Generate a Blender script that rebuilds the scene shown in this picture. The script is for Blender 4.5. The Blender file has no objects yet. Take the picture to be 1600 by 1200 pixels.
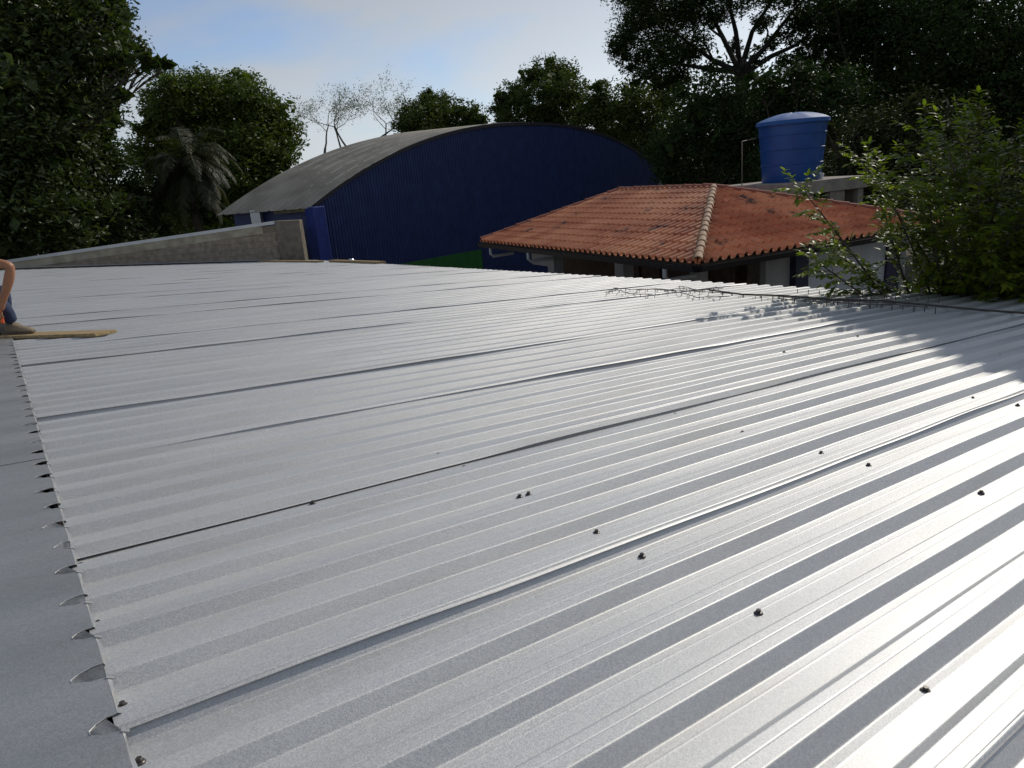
import bpy, bmesh, math, random
import numpy as np
from mathutils import Vector, Matrix
random.seed(7); RNG = np.random.default_rng(11)
SC = bpy.context.scene
COL = SC.collection
R_ = math.radians

# ------------------------------------------------------------------ camera
F_PX = 1126.0                     # focal length in pixels of a 1600 px wide picture
ROLL = math.atan(.084)
PITCH = math.atan(((600 - (335 - .084 * (800 - 41))) / math.sqrt(1 + .084 ** 2)) / F_PX)
CAM = Vector((0, 0, 5.2))
def ray(x, y):
    a, b = x - 800, y - 600
    c, s = math.cos(ROLL), math.sin(ROLL)
    xr, yd = a * c - b * s, a * s + b * c
    cp, sp = math.cos(PITCH), math.sin(PITCH)
    return Vector((xr, F_PX * cp - yd * sp, -F_PX * sp - yd * cp)).normalized()
def at(x, y, d):                  # the point seen at x, y at horizontal distance d
    r = ray(x, y)
    return CAM + r * (d / math.hypot(r.x, r.y))
fwd = ray(800, 600)
rgt = (ray(900, 600) - ray(700, 600)).normalized()
rgt = (rgt - fwd * rgt.dot(fwd)).normalized()
up = rgt.cross(fwd)
cd = bpy.data.cameras.new('camera'); cam = bpy.data.objects.new('camera', cd); COL.objects.link(cam)
cam.matrix_world = Matrix(((rgt.x, up.x, -fwd.x, CAM.x), (rgt.y, up.y, -fwd.y, CAM.y), (rgt.z, up.z, -fwd.z, CAM.z), (0, 0, 0, 1)))
cd.sensor_width = 36; cd.lens = F_PX / 1600 * 36; cd.clip_end = 3000; cd.clip_start = .05
SC.camera = cam

# ------------------------------------------------------------------ light
SUN_AZ, SUN_EL = 43.0, 34.0       # azimuth from +Y towards +X
SKY_STR = .15
w = bpy.data.worlds.new('World'); SC.world = w; w.use_nodes = True
nt = w.node_tree; N = nt.nodes; L = nt.links
for n in list(N): N.remove(n)
out = N.new('ShaderNodeOutputWorld'); bg = N.new('ShaderNodeBackground')
sky = N.new('ShaderNodeTexSky'); sky.sky_type = 'NISHITA'; sky.sun_disc = False
sky.sun_elevation = R_(SUN_EL); sky.sun_rotation = R_(SUN_AZ)
sky.air_density = 1.0; sky.dust_density = .6; sky.ozone_density = 1.6
tc = N.new('ShaderNodeTexCoord'); mp = N.new('ShaderNodeMapping'); mp.inputs['Scale'].default_value = (1.1, 1.6, 4.6)
mp.inputs['Rotation'].default_value = (0, R_(14), R_(20)); mp.inputs['Location'].default_value = (3.1, 1.7, .35)
no = N.new('ShaderNodeTexNoise'); no.inputs['Scale'].default_value = 1.55; no.inputs['Detail'].default_value = 7; no.inputs['Roughness'].default_value = .5
no.inputs['Distortion'].default_value = .35
cr = N.new('ShaderNodeValToRGB'); cr.color_ramp.elements[0].position = .34; cr.color_ramp.elements[1].position = .52
cr.color_ramp.elements[0].color = (0, 0, 0, 1); cr.color_ramp.elements[1].color = (.86, .86, .86, 1)
mx = N.new('ShaderNodeMixRGB')
bw = N.new('ShaderNodeRGBToBW'); cl = N.new('ShaderNodeMath'); cl.operation = 'MULTIPLY_ADD'; cl.inputs[1].default_value = .52; cl.inputs[2].default_value = 1.0   # clouds take their light from the sky round them
cc = N.new('ShaderNodeMixRGB'); cc.blend_type = 'MULTIPLY'; cc.inputs['Fac'].default_value = 1; cc.inputs['Color2'].default_value = (.95, 1.0, 1.045, 1)
L.new(sky.outputs[0], bw.inputs[0]); L.new(bw.outputs[0], cl.inputs[0]); L.new(cl.outputs[0], cc.inputs['Color1']); L.new(cc.outputs[0], mx.inputs['Color2'])
dim = N.new('ShaderNodeMixRGB'); dim.blend_type = 'MULTIPLY'; dim.inputs['Fac'].default_value = 1; dim.inputs['Color2'].default_value = (.5, .62, .8, 1)
L.new(tc.outputs['Generated'], mp.inputs['Vector']); L.new(mp.outputs[0], no.inputs['Vector']); L.new(no.outputs['Fac'], cr.inputs[0])
L.new(sky.outputs[0], dim.inputs['Color1']); L.new(dim.outputs[0], mx.inputs['Color1'])
L.new(cr.outputs[0], mx.inputs['Fac']); L.new(mx.outputs[0], bg.inputs['Color'])
bg.inputs['Strength'].default_value = SKY_STR; L.new(bg.outputs[0], out.inputs[0])
sd = bpy.data.lights.new('sun', 'SUN'); sun = bpy.data.objects.new('sun', sd); COL.objects.link(sun)
sd.energy = 2.4; sd.angle = R_(.5); sd.color = (1, .93, .82)
sv = Vector((math.sin(R_(SUN_AZ)) * math.cos(R_(SUN_EL)), math.cos(R_(SUN_AZ)) * math.cos(R_(SUN_EL)), math.sin(R_(SUN_EL))))
sun.rotation_euler = sv.to_track_quat('Z', 'Y').to_euler()
SC.view_settings.view_transform = 'Standard'; SC.view_settings.look = 'None'
SC.view_settings.gamma = 1; SC.view_settings.exposure = 0
try: SC.view_settings.use_curve_mapping = False
except Exception: pass
SC.cycles.max_bounces = 6; SC.cycles.transparent_max_bounces = 4
SC.cycles.sample_clamp_indirect = 3

# ------------------------------------------------------------------ helpers
def mat(name, col, rough=.7, metal=0., col2=None, scale=5., bump=0., bscale=40., spec=.5, detail=5, coord='Object', c_lo=.35, c_hi=.65, rough2=None, stretch=None):
    m = bpy.data.materials.new(name); m.use_nodes = True
    n = m.node_tree.nodes; l = m.node_tree.links; p = n['Principled BSDF']
    p.inputs['Roughness'].default_value = rough; p.inputs['Metallic'].default_value = metal
    p.inputs['Specular IOR Level'].default_value = spec
    p.inputs['Base Color'].default_value = (*col, 1)
    t = n.new('ShaderNodeTexCoord'); src = t.outputs[coord]
    if stretch:
        q = n.new('ShaderNodeMapping'); q.inputs['Scale'].default_value = stretch; l.new(src, q.inputs[0]); src = q.outputs[0]
    if col2 is not None:
        z = n.new('ShaderNodeTexNoise'); z.inputs['Scale'].default_value = scale; z.inputs['Detail'].default_value = detail
        l.new(src, z.inputs['Vector'])
        r = n.new('ShaderNodeValToRGB'); r.color_ramp.elements[0].position = c_lo; r.color_ramp.elements[1].position = c_hi
        r.color_ramp.elements[0].color = (*col, 1); r.color_ramp.elements[1].color = (*col2, 1)
        l.new(z.outputs['Fac'], r.inputs[0]); l.new(r.outputs[0], p.inputs['Base Color'])
        if rough2 is not None:
            mr = n.new('ShaderNodeMapRange'); mr.inputs[1].default_value = .3; mr.inputs[2].default_value = .7
            mr.inputs[3].default_value = rough; mr.inputs[4].default_value = rough2
            l.new(z.outputs['Fac'], mr.inputs[0]); l.new(mr.outputs[0], p.inputs['Roughness'])
    if bump:
        z = n.new('ShaderNodeTexNoise'); z.inputs['Scale'].default_value = bscale; z.inputs['Detail'].default_value = 4
        l.new(src, z.inputs['Vector']); b = n.new('ShaderNodeBump'); b.inputs['Strength'].default_value = bump; b.inputs['Distance'].default_value = .01
        l.new(z.outputs['Fac'], b.inputs['Height']); l.new(b.outputs[0], p.inputs['Normal'])
    return m

def tagp(o, label=None, cat=None, group=None, kind=None):
    if label: o['label'] = label
    if cat: o['category'] = cat
    if group: o['group'] = group
    if kind: o['kind'] = kind
    return o
def wm(o):
    m = o.matrix_basis.copy(); p = o.parent
    while p is not None:
        m = p.matrix_basis @ m; p = p.parent
    return m
def empty(name, loc, label=None, cat=None, group=None, rz=0., mtx=None):
    o = bpy.data.objects.new(name, None); COL.objects.link(o); o.empty_display_size = .2
    if mtx is not None: o.matrix_basis = mtx
    else: o.matrix_basis = Matrix.Translation(Vector(loc)) @ Matrix.Rotation(rz, 4, 'Z')
    return tagp(o, label, cat, group)
def mesh_np(name, V, Fq, m, smooth=False):
    V = np.asarray(V, dtype=np.float32); Fq = np.asarray(Fq, dtype=np.int32)
    me = bpy.data.meshes.new(name); k = Fq.shape[1]
    me.vertices.add(len(V)); me.vertices.foreach_set('co', V.ravel())
    me.loops.add(Fq.size); me.loops.foreach_set('vertex_index', Fq.ravel())
    me.polygons.add(len(Fq)); me.polygons.foreach_set('loop_start', np.arange(len(Fq), dtype=np.int32) * k)
    if smooth: me.polygons.foreach_set('use_smooth', np.ones(len(Fq), dtype=bool))
    me.update(calc_edges=True); me.validate()
    if m: me.materials.append(m)
    return me
def link(name, me, parent=None, mtx=None):
    o = bpy.data.objects.new(name, me); COL.objects.link(o)
    if parent: o.parent = parent
    if mtx is not None: o.matrix_basis = mtx
    return o
class MB:
    """collects shapes in world (or parent-local) coordinates"""
    def __init__(s): s.v = []; s.f = []
    def add(s, vs, fs):
        k = len(s.v); s.v += [tuple(v) for v in vs]; s.f += [tuple(i + k for i in f) for f in fs]
    def box(s, c, size, rot=None, taper=1.):
        hx, hy, hz = [q / 2 for q in size]; M = rot or Matrix.Identity(3); c = Vector(c); vs = []
        for z in (-1, 1):
            t = taper if z > 0 else 1.
            for x, y in ((-1, -1), (1, -1), (1, 1), (-1, 1)): vs.append(c + M @ Vector((x * hx * t, y * hy * t, z * hz)))
        s.add(vs, [(3, 2, 1, 0), (4, 5, 6, 7), (0, 1, 5, 4), (1, 2, 6, 5), (2, 3, 7, 6), (3, 0, 4, 7)])
    def beam(s, a, b, wd, h, upv=Vector((0, 0, 1))):
        a = Vector(a); b = Vector(b); d = (b - a); ln = d.length; d.normalize(); sd_ = d.cross(upv).normalized(); u2 = sd_.cross(d)
        M = Matrix((d, sd_, u2)).transposed(); s.box((a + b) / 2, (ln, wd, h), M)
    def tube(s, pts, rad, n=8, cap=True):
        pts = [Vector(p) for p in pts]
        if not isinstance(rad, (list, tuple)): rad = [rad] * len(pts)
        k = len(s.v); ref = Vector((.31, .2, .93))
        for i, p in enumerate(pts):
            d = (pts[min(i + 1, len(pts) - 1)] - pts[max(i - 1, 0)]).normalized()
            a = d.cross(ref)
            if a.length < .1: a = d.cross(Vector((1, 0, 0)))
            a.normalize(); b = d.cross(a)
            for j in range(n):
                t = 2 * math.pi * j / n; s.v.append(tuple(p + (a * math.cos(t) + b * math.sin(t)) * rad[i]))
        for i in range(len(pts) - 1):
            for j in range(n):
                s.f.append((k + i * n + j, k + i * n + (j + 1) % n, k + (i + 1) * n + (j + 1) % n, k + (i + 1) * n + j))
        if cap:
            s.f.append(tuple(k + j for j in range(n))[::-1]); e = k + (len(pts) - 1) * n; s.f.append(tuple(e + j for j in range(n)))
    def lathe(s, c, prof, n=24):
        k = len(s.v); c = Vector(c)
        for r, z in prof:
            for j in range(n):
                t = 2 * math.pi * j / n; s.v.append((c.x + r * math.cos(t), c.y + r * math.sin(t), c.z + z))
        for i in range(len(prof) - 1):
            for j in range(n):
                s.f.append((k + i * n + j, k + i * n + (j + 1) % n, k + (i + 1) * n + (j + 1) % n, k + (i + 1) * n + j))
    def build(s, name, m, parent=None, smooth=False, local=False, mods=None, recalc=True):
        me = bpy.data.meshes.new(name)
        if parent and not local:
            inv = wm(parent).inverted(); vs = [tuple(inv @ Vector(v)) for v in s.v]
        else: vs = s.v
        me.from_pydata(vs, [], s.f); 
        if recalc:
            bm = bmesh.new(); bm.from_mesh(me); bmesh.ops.recalc_face_normals(bm, faces=bm.faces); bm.to_mesh(me); bm.free()
        if smooth:
            me.polygons.foreach_set('use_smooth', [True] * len(me.polygons)); 
            try: me.set_sharp_from_angle(angle=R_(38))
            except Exception: pass
        if m: me.materials.append(m)
        me.update()
        return link(name, me, parent)
def pt(o, b=.004, seg=2):
    md = o.modifiers.new('bevel', 'BEVEL'); md.width = b; md.segments = seg; md.limit_method = 'ANGLE'; return o

# ------------------------------------------------------------------ materials
def metal_mat(name, base, base2, r0, r1, grain=.25, oil=.6, metl=.88):
    m = bpy.data.materials.new(name); m.use_nodes = True
    n = m.node_tree.nodes; l = m.node_tree.links; p = n['Principled BSDF']
    p.inputs['Metallic'].default_value = metl; p.inputs['Specular IOR Level'].default_value = .5
    t = n.new('ShaderNodeTexCoord')
    g = n.new('ShaderNodeTexVoronoi'); g.inputs['Scale'].default_value = 420; g.feature = 'F1'       # zinc spangle
    l.new(t.outputs['Object'], g.inputs['Vector'])
    big = n.new('ShaderNodeTexNoise'); big.inputs['Scale'].default_value = 1.3; big.inputs['Detail'].default_value = 6
    mpn = n.new('ShaderNodeMapping'); mpn.inputs['Scale'].default_value = (.35, 3, 3)
    l.new(t.outputs['Object'], mpn.inputs[0]); l.new(mpn.outputs[0], big.inputs['Vector'])
    sep = n.new('ShaderNodeSeparateColor'); l.new(g.outputs['Color'], sep.inputs[0])
    ad = n.new('ShaderNodeMath'); ad.operation = 'MULTIPLY_ADD'; ad.inputs[1].default_value = .4; l.new(sep.outputs[0], ad.inputs[0]); 
    m2 = n.new('ShaderNodeMath'); m2.operation = 'MULTIPLY'; m2.inputs[1].default_value = .6; l.new(big.outputs['Fac'], m2.inputs[0]); l.new(m2.outputs[0], ad.inputs[2])
    r = n.new('ShaderNodeValToRGB'); r.color_ramp.elements[0].position = .3; r.color_ramp.elements[1].position = .72
    r.color_ramp.elements[0].color = (*base, 1); r.color_ramp.elements[1].color = (*base2, 1)
    l.new(ad.outputs[0], r.inputs[0])
    # faint dusty film and run marks along the sheets
    st = n.new('ShaderNodeTexNoise'); st.inputs['Scale'].default_value = 2.2; st.inputs['Detail'].default_value = 7; st.inputs['Roughness'].default_value = .65
    ms_ = n.new('ShaderNodeMapping'); ms_.inputs['Scale'].default_value = (.45, 3.2, 1); l.new(t.outputs['Object'], ms_.inputs[0]); l.new(ms_.outputs[0], st.inputs['Vector'])
    sr = n.new('ShaderNodeMapRange'); sr.inputs[1].default_value = .5; sr.inputs[2].default_value = .72; sr.inputs[3].default_value = 0; sr.inputs[4].default_value = .25; l.new(st.outputs['Fac'], sr.inputs[0])
    sx = n.new('ShaderNodeMixRGB'); sx.inputs['Color2'].default_value = (.40, .37, .31, 1); l.new(sr.outputs[0], sx.inputs['Fac']); l.new(r.outputs[0], sx.inputs['Color1']); l.new(sx.outputs[0], p.inputs['Base Color'])
    mr = n.new('ShaderNodeMapRange'); mr.inputs[1].default_value = .25; mr.inputs[2].default_value = .75; mr.inputs[3].default_value = r0; mr.inputs[4].default_value = r1
    l.new(ad.outputs[0], mr.inputs[0]); l.new(mr.outputs[0], p.inputs['Roughness'])
    b1 = n.new('ShaderNodeBump'); b1.inputs['Strength'].default_value = grain; b1.inputs['Distance'].default_value = .0012
    l.new(sep.outputs[1], b1.inputs['Height'])
    oc = n.new('ShaderNodeTexNoise'); oc.inputs['Scale'].default_value = 1.0; oc.inputs['Detail'].default_value = 2
    mo = n.new('ShaderNodeMapping'); mo.inputs['Scale'].default_value = (1.2, 6, 6); l.new(t.outputs['Object'], mo.inputs[0]); l.new(mo.outputs[0], oc.inputs['Vector'])
    b2 = n.new('ShaderNodeBump'); b2.inputs['Strength'].default_value = oil; b2.inputs['Distance'].default_value = .012
    l.new(oc.outputs['Fac'], b2.inputs['Height']); l.new(b1.outputs[0], b2.inputs['Normal']); l.new(b2.outputs[0], p.inputs['Normal'])
    return m
M_SHEET = metal_mat('galvanised sheet', (.46, .468, .478), (.63, .632, .62), .45, .58, grain=.3, oil=.07, metl=.45)
M_FLASH = metal_mat('flashing metal', (.42, .43, .42), (.55, .55, .54), .42, .55, grain=.05, oil=1.0)
M_SCREW = mat('screw steel', (.10, .09, .085), .35, .8)
M_RUBBER = mat('rubber washer', (.02, .02, .02), .7)
M_CONC = mat('concrete', (.29, .25, .18), .9, col2=(.43, .38, .28), scale=3, bump=.5, bscale=60)
M_CONC2 = mat('concrete pale', (.26, .225, .19), .9, col2=(.36, .32, .27), scale=4, bump=.5, bscale=50)
M_BLOCK = mat('concrete block', (.22, .18, .13), .93, col2=(.34, .28, .21), scale=6, bump=.6, bscale=70)
M_MORTAR = mat('mortar', (.2, .16, .12), .95, bump=.4)
M_PILL = mat('rough grey brown concrete', (.13, .11, .085), .92, col2=(.2, .175, .135), scale=5, bump=.6, bscale=40)
M_CAP = mat('galvanised cap', (.42, .43, .43), .42, .7, col2=(.5, .5, .5), scale=3)
M_BLUEWALL = mat('navy painted metal', (.012, .025, .10), .5, .0, col2=(.019, .036, .13), scale=2.5, bump=.1, bscale=20)
M_BLUELIT = mat('blue column painted as lit', (.011, .027, .16), .5, col2=(.017, .04, .22), scale=4, bump=.4, bscale=9)  # hangar blue brightened in colour, standing for the light on this corner
M_GREEN = mat('green painted wall', (.01, .09, .012), .7, col2=(.015, .12, .015), scale=3)
M_HROOF = mat('weathered roof metal', (.17, .155, .125), .6, .25, col2=(.27, .25, .21), scale=.9, stretch=(1, 1, 1))
M_DARK = mat('dark interior', (.03, .028, .028), .9)
M_WHITE = mat('off white wall paint', (.46, .46, .48), .8, col2=(.55, .55, .56), scale=2, bump=.1)
M_GREYW = mat('grey wall paint', (.27, .26, .25), .85, col2=(.34, .33, .32), scale=2)
M_NAVY = mat('navy paint', (.02, .018, .05), .6)
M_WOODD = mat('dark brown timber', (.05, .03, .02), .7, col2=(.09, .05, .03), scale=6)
M_GUTTER = mat('dark gutter metal', (.035, .03, .035), .45, .4)
M_PIPE = mat('grey pipe', (.4, .4, .4), .5)
M_PLANK = mat('scaffold plank', (.24, .16, .07), .8, col2=(.42, .31, .16), scale=3, bump=.4, bscale=30, stretch=(1.2, 12, 12))
M_TANK = mat('blue polyethylene', (.008, .06, .24), .4, col2=(.012, .078, .29), scale=3, spec=.5)
M_TANKLID = mat('blue lid plastic', (.016, .10, .34), .65)
M_SKIN = mat('tanned skin', (.33, .14, .07), .5, col2=(.4, .18, .09), scale=9)
M_JEANS = mat('blue jeans', (.014, .024, .06), .85, col2=(.028, .045, .10), scale=7, bump=.5, bscale=25)
M_SHIRT = mat('black shirt', (.012, .012, .014), .85, bump=.3)
M_SHOE = mat('worn suede shoe', (.16, .12, .075), .85, col2=(.26, .21, .14), scale=9, bump=.4)
M_HAIR = mat('black hair', (.01, .008, .007), .6)
M_ORANGE = mat('orange plastic', (.75, .12, .02), .45)
M_WIRE = mat('rusted wire', (.10, .085, .07), .6, .5)
M_FOIL = mat('crumpled foil', (.75, .75, .77), .25, .9)
M_BARK = mat('bark', (.05, .038, .026), .9, col2=(.1, .08, .06), scale=6, bump=.8, bscale=15, stretch=(3, 3, .6))
M_BARKP = mat('pale bark', (.09, .075, .055), .9, col2=(.16, .14, .11), scale=6, bump=.6, bscale=15)

def tile_mat():
    m = bpy.data.materials.new('clay tile'); m.use_nodes = True
    n = m.node_tree.nodes; l = m.node_tree.links; p = n['Principled BSDF']; p.inputs['Roughness'].default_value = .5
    g = n.new('ShaderNodeNewGeometry')
    oi = n.new('ShaderNodeObjectInfo')
    z = n.new('ShaderNodeTexNoise'); z.inputs['Scale'].default_value = .9; z.inputs['Detail'].default_value = 5; l.new(g.outputs['Position'], z.inputs['Vector'])
    zz = n.new('ShaderNodeTexVoronoi'); zz.inputs['Scale'].default_value = 4.2; l.new(g.outputs['Position'], zz.inputs['Vector'])
    sp = n.new('ShaderNodeSeparateColor'); l.new(zz.outputs['Color'], sp.inputs[0])
    a = n.new('ShaderNodeMath'); a.operation = 'MULTIPLY_ADD'; a.inputs[1].default_value = .18; l.new(sp.outputs[0], a.inputs[0])
    b = n.new('ShaderNodeMath'); b.operation = 'MULTIPLY_ADD'; b.inputs[1].default_value = .5; b.inputs[2].default_value = 0; l.new(z.outputs['Fac'], b.inputs[0]); l.new(b.outputs[0], a.inputs[2])
    c = n.new('ShaderNodeMath'); c.operation = 'MULTIPLY_ADD'; c.inputs[1].default_value = .25; l.new(oi.outputs['Random'], c.inputs[0]); l.new(a.outputs[0], c.inputs[2])
    r = n.new('ShaderNodeValToRGB'); e = r.color_ramp.elements; e[0].position = .2; e[0].color = (.33, .085, .035, 1); e[1].position = .78; e[1].color = (.66, .30, .16, 1)
    q = r.color_ramp.elements.new(.55); q.color = (.52, .17, .065, 1); l.new(c.outputs[0], r.inputs[0])
    # black mould streaks
    s = n.new('ShaderNodeTexNoise'); s.inputs['Scale'].default_value = 1.6; s.inputs['Detail'].default_value = 6; s.inputs['Roughness'].default_value = .62
    l.new(g.outputs['Position'], s.inputs['Vector'])
    r2 = n.new('ShaderNodeValToRGB'); r2.color_ramp.elements[0].position = .60; r2.color_ramp.elements[1].position = .68; l.new(s.outputs['Fac'], r2.inputs[0])
    mx_ = n.new('ShaderNodeMixRGB'); mx_.inputs['Color2'].default_value = (.09, .04, .025, 1); l.new(r2.outputs[0], mx_.inputs['Fac']); l.new(r.outputs[0], mx_.inputs['Color1'])
    # pale patches painted in for the bright sheen of sunlit tiles
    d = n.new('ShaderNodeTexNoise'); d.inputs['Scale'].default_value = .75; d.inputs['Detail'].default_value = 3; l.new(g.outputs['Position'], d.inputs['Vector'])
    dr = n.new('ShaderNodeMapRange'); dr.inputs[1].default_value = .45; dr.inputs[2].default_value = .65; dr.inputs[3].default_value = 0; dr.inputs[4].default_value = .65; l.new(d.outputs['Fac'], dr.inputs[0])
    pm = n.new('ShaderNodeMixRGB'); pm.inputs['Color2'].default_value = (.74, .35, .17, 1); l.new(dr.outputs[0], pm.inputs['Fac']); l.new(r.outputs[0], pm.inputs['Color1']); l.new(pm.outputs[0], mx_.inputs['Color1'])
    l.new(mx_.outputs[0], p.inputs['Base Color'])
    return m
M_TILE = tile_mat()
M_RIDGE = mat('pale ridge tile', (.33, .2, .12), .8, col2=(.45, .33, .22), scale=2, coord='Object')
M_RIDGER = mat('red ridge tile', (.24, .075, .045), .8, col2=(.32, .11, .065), scale=2)

def leaf_mat(name, c1, c2, c3, rough=.45, trans=.28, spec=.4, vscale=.35):
    m = bpy.data.materials.new(name); m.use_nodes = True
    n = m.node_tree.nodes; l = m.node_tree.links; p = n['Principled BSDF']; p.inputs['Roughness'].default_value = rough
    p.inputs['Specular IOR Level'].default_value = spec
    g = n.new('ShaderNodeNewGeometry'); z = n.new('ShaderNodeTexNoise'); z.inputs['Scale'].default_value = vscale; z.inputs['Detail'].default_value = 4
    l.new(g.outputs['Position'], z.inputs['Vector'])
    a = n.new('ShaderNodeMath'); a.operation = 'MULTIPLY_ADD'; a.inputs[1].default_value = .45
    b = n.new('ShaderNodeMath'); b.operation = 'MULTIPLY'; b.inputs[1].default_value = .6
    l.new(g.outputs['Random Per Island'], a.inputs[0]); l.new(z.outputs['Fac'], b.inputs[0]); l.new(b.outputs[0], a.inputs[2])
    r = n.new('ShaderNodeValToRGB'); e = r.color_ramp.elements; e[0].position = .2; e[0].color = (*c1, 1); e[1].position = .85; e[1].color = (*c3, 1)
    q = e.new(.52); q.color = (*c2, 1); l.new(a.outputs[0], r.inputs[0]); l.new(r.outputs[0], p.inputs['Base Color'])
    t = n.new('ShaderNodeBsdfTranslucent'); mm = n.new('ShaderNodeMixRGB'); mm.blend_type = 'MULTIPLY'; mm.inputs['Fac'].default_value = 1
    mm.inputs['Color2'].default_value = (1.5, 1.7, .55, 1); l.new(r.outputs[0], mm.inputs['Color1']); l.new(mm.outputs[0], t.inputs['Color'])
    ms = n.new('ShaderNodeMixShader'); ms.inputs[0].default_value = trans
    l.new(p.outputs[0], ms.inputs[1]); l.new(t.outputs[0], ms.inputs[2]); l.new(ms.outputs[0], n['Material Output'].inputs['Surface'])
    return m
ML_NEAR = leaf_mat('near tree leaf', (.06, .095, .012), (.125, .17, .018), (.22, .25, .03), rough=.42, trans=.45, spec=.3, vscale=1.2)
ML_BIG = leaf_mat('broad leaf', (.024, .042, .012), (.042, .066, .017), (.075, .095, .026), rough=.45, trans=.25, vscale=.4)
ML_MANGO = leaf_mat('mango leaf', (.04, .068, .010), (.078, .112, .016), (.13, .165, .026), rough=.6, trans=.2, vscale=.5)
ML_PALM = leaf_mat('palm frond leaf', (.022, .03, .010), (.038, .045, .017), (.085, .075, .035), rough=.6, trans=.2, vscale=.8)
ML_SPARSE = leaf_mat('sparse tree leaf', (.05, .06, .02), (.08, .09, .03), (.12, .12, .05), rough=.6, trans=.3)
ML_BUSH = leaf_mat('scrub leaf', (.036, .058, .014), (.06, .088, .019), (.11, .13, .035), rough=.65, trans=.2, spec=.2, vscale=.6)
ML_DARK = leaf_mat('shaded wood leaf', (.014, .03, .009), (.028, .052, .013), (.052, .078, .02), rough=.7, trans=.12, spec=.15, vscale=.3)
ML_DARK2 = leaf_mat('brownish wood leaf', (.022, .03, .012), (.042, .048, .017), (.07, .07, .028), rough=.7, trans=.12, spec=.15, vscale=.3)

# ------------------------------------------------------------------ ground
def ground():
    n = 90; xs = np.sign(np.linspace(-1, 1, n)) * np.abs(np.linspace(-1, 1, n)) ** 2.2 * 900
    X, Y = np.meshgrid(xs, xs + 20); r = np.hypot(X, Y - 20)
    Z = np.clip((r - 45) / 60, 0, 1) * 2.0 * (X > -200)
    Z += RNG.normal(0, .03, X.shape) * (r > 30)
    V = np.stack([X.ravel(), Y.ravel(), Z.ravel()], 1); i = np.arange(n * n).reshape(n, n)
    Fq = np.stack([i[:-1, :-1].ravel(), i[:-1, 1:].ravel(), i[1:, 1:].ravel(), i[1:, :-1].ravel()], 1)
    me = mesh_np('ground', V, Fq, mat('grassy earth', (.04, .05, .02), .95, col2=(.09, .075, .045), scale=.4, bump=.5, bscale=3), True)
    o = link('ground', me); o['kind'] = 'structure'
ground()

# ------------------------------------------------------------------ the new metal roof
H0 = .95
Rv = ray(2420, 302); Ev = ray(-24, 378); Nv = Rv.cross(Ev).normalized()
if Nv.z < 0: Nv = -Nv
Ev = Nv.cross(Rv).normalized()
O = CAM - Nv * H0
RM = Matrix(((Rv.x, Ev.x, Nv.x, O.x), (Rv.y, Ev.y, Nv.y, O.y), (Rv.z, Ev.z, Nv.z, O.z), (0, 0, 0, 1)))
def rw(u, v, w_=0.): return RM @ Vector((u, v, w_))
def uv(x, y, w_=0.):
    r = ray(x, y); t = -(H0 - w_) / r.dot(Nv); p = r * t
    return p.dot(Rv), p.dot(Ev)
roof = empty('metal_roof', O, 'new silver trapezoidal metal sheet roof sloping gently away to the right', 'roof', mtx=RM)
U0, U1 = .068, 8.81
wa, wb = uv(30, 423), uv(510, 407)
def ulim(v):   # where the skewed back wall cuts the sheets
    if v < wb[1]: return U1
    t = (v - wb[1]) / (wa[1] - wb[1]); return wb[0] + (wa[0] - wb[0]) * t
HR = .033; PIT = .204
def rib_profile(T, first=False, last=False):
    """points (v, w) of one pitch: near flank foot -> top -> far flank -> pan"""
    B = .0036; P = []
    def crease(v, w_, d0, d1):   # rounded bend: directions in/out
        def nrm(d): k = math.hypot(*d); return d[0] / k, d[1] / k
        a, b = nrm(d0), nrm(d1)
        P.append((v - a[0] * .0052, w_ - a[1] * .0052)); P.append((v - a[0] * B, w_ - a[1] * B)); P.append((v - a[0] * .0018, w_ - a[1] * .0018))
        P.append((v + b[0] * .0018, w_ + b[1] * .0018)); P.append((v + b[0] * B, w_ + b[1] * B)); P.append((v + b[0] * .0052, w_ + b[1] * .0052))
    fl = (.03, HR); fd = (.03, -HR); h = (1, 0)
    crease(T - .03, 0, h, fl); crease(T, HR, fl, h)
    P.extend([(T + .028, HR), (T + .030, HR), (T + .0315, HR - .0005), (T + .0325, HR - .0005), (T + .034, HR), (T + .036, HR)])
    crease(T + .058, HR, h, fd); crease(T + .088, 0, fd, h)
    for c in (T + .150,): P.extend([(c - .005, 0), (c - .003, 0), (c - .001, .0004), (c + .001, .0004), (c + .003, 0), (c + .005, 0)])
    return P
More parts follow.
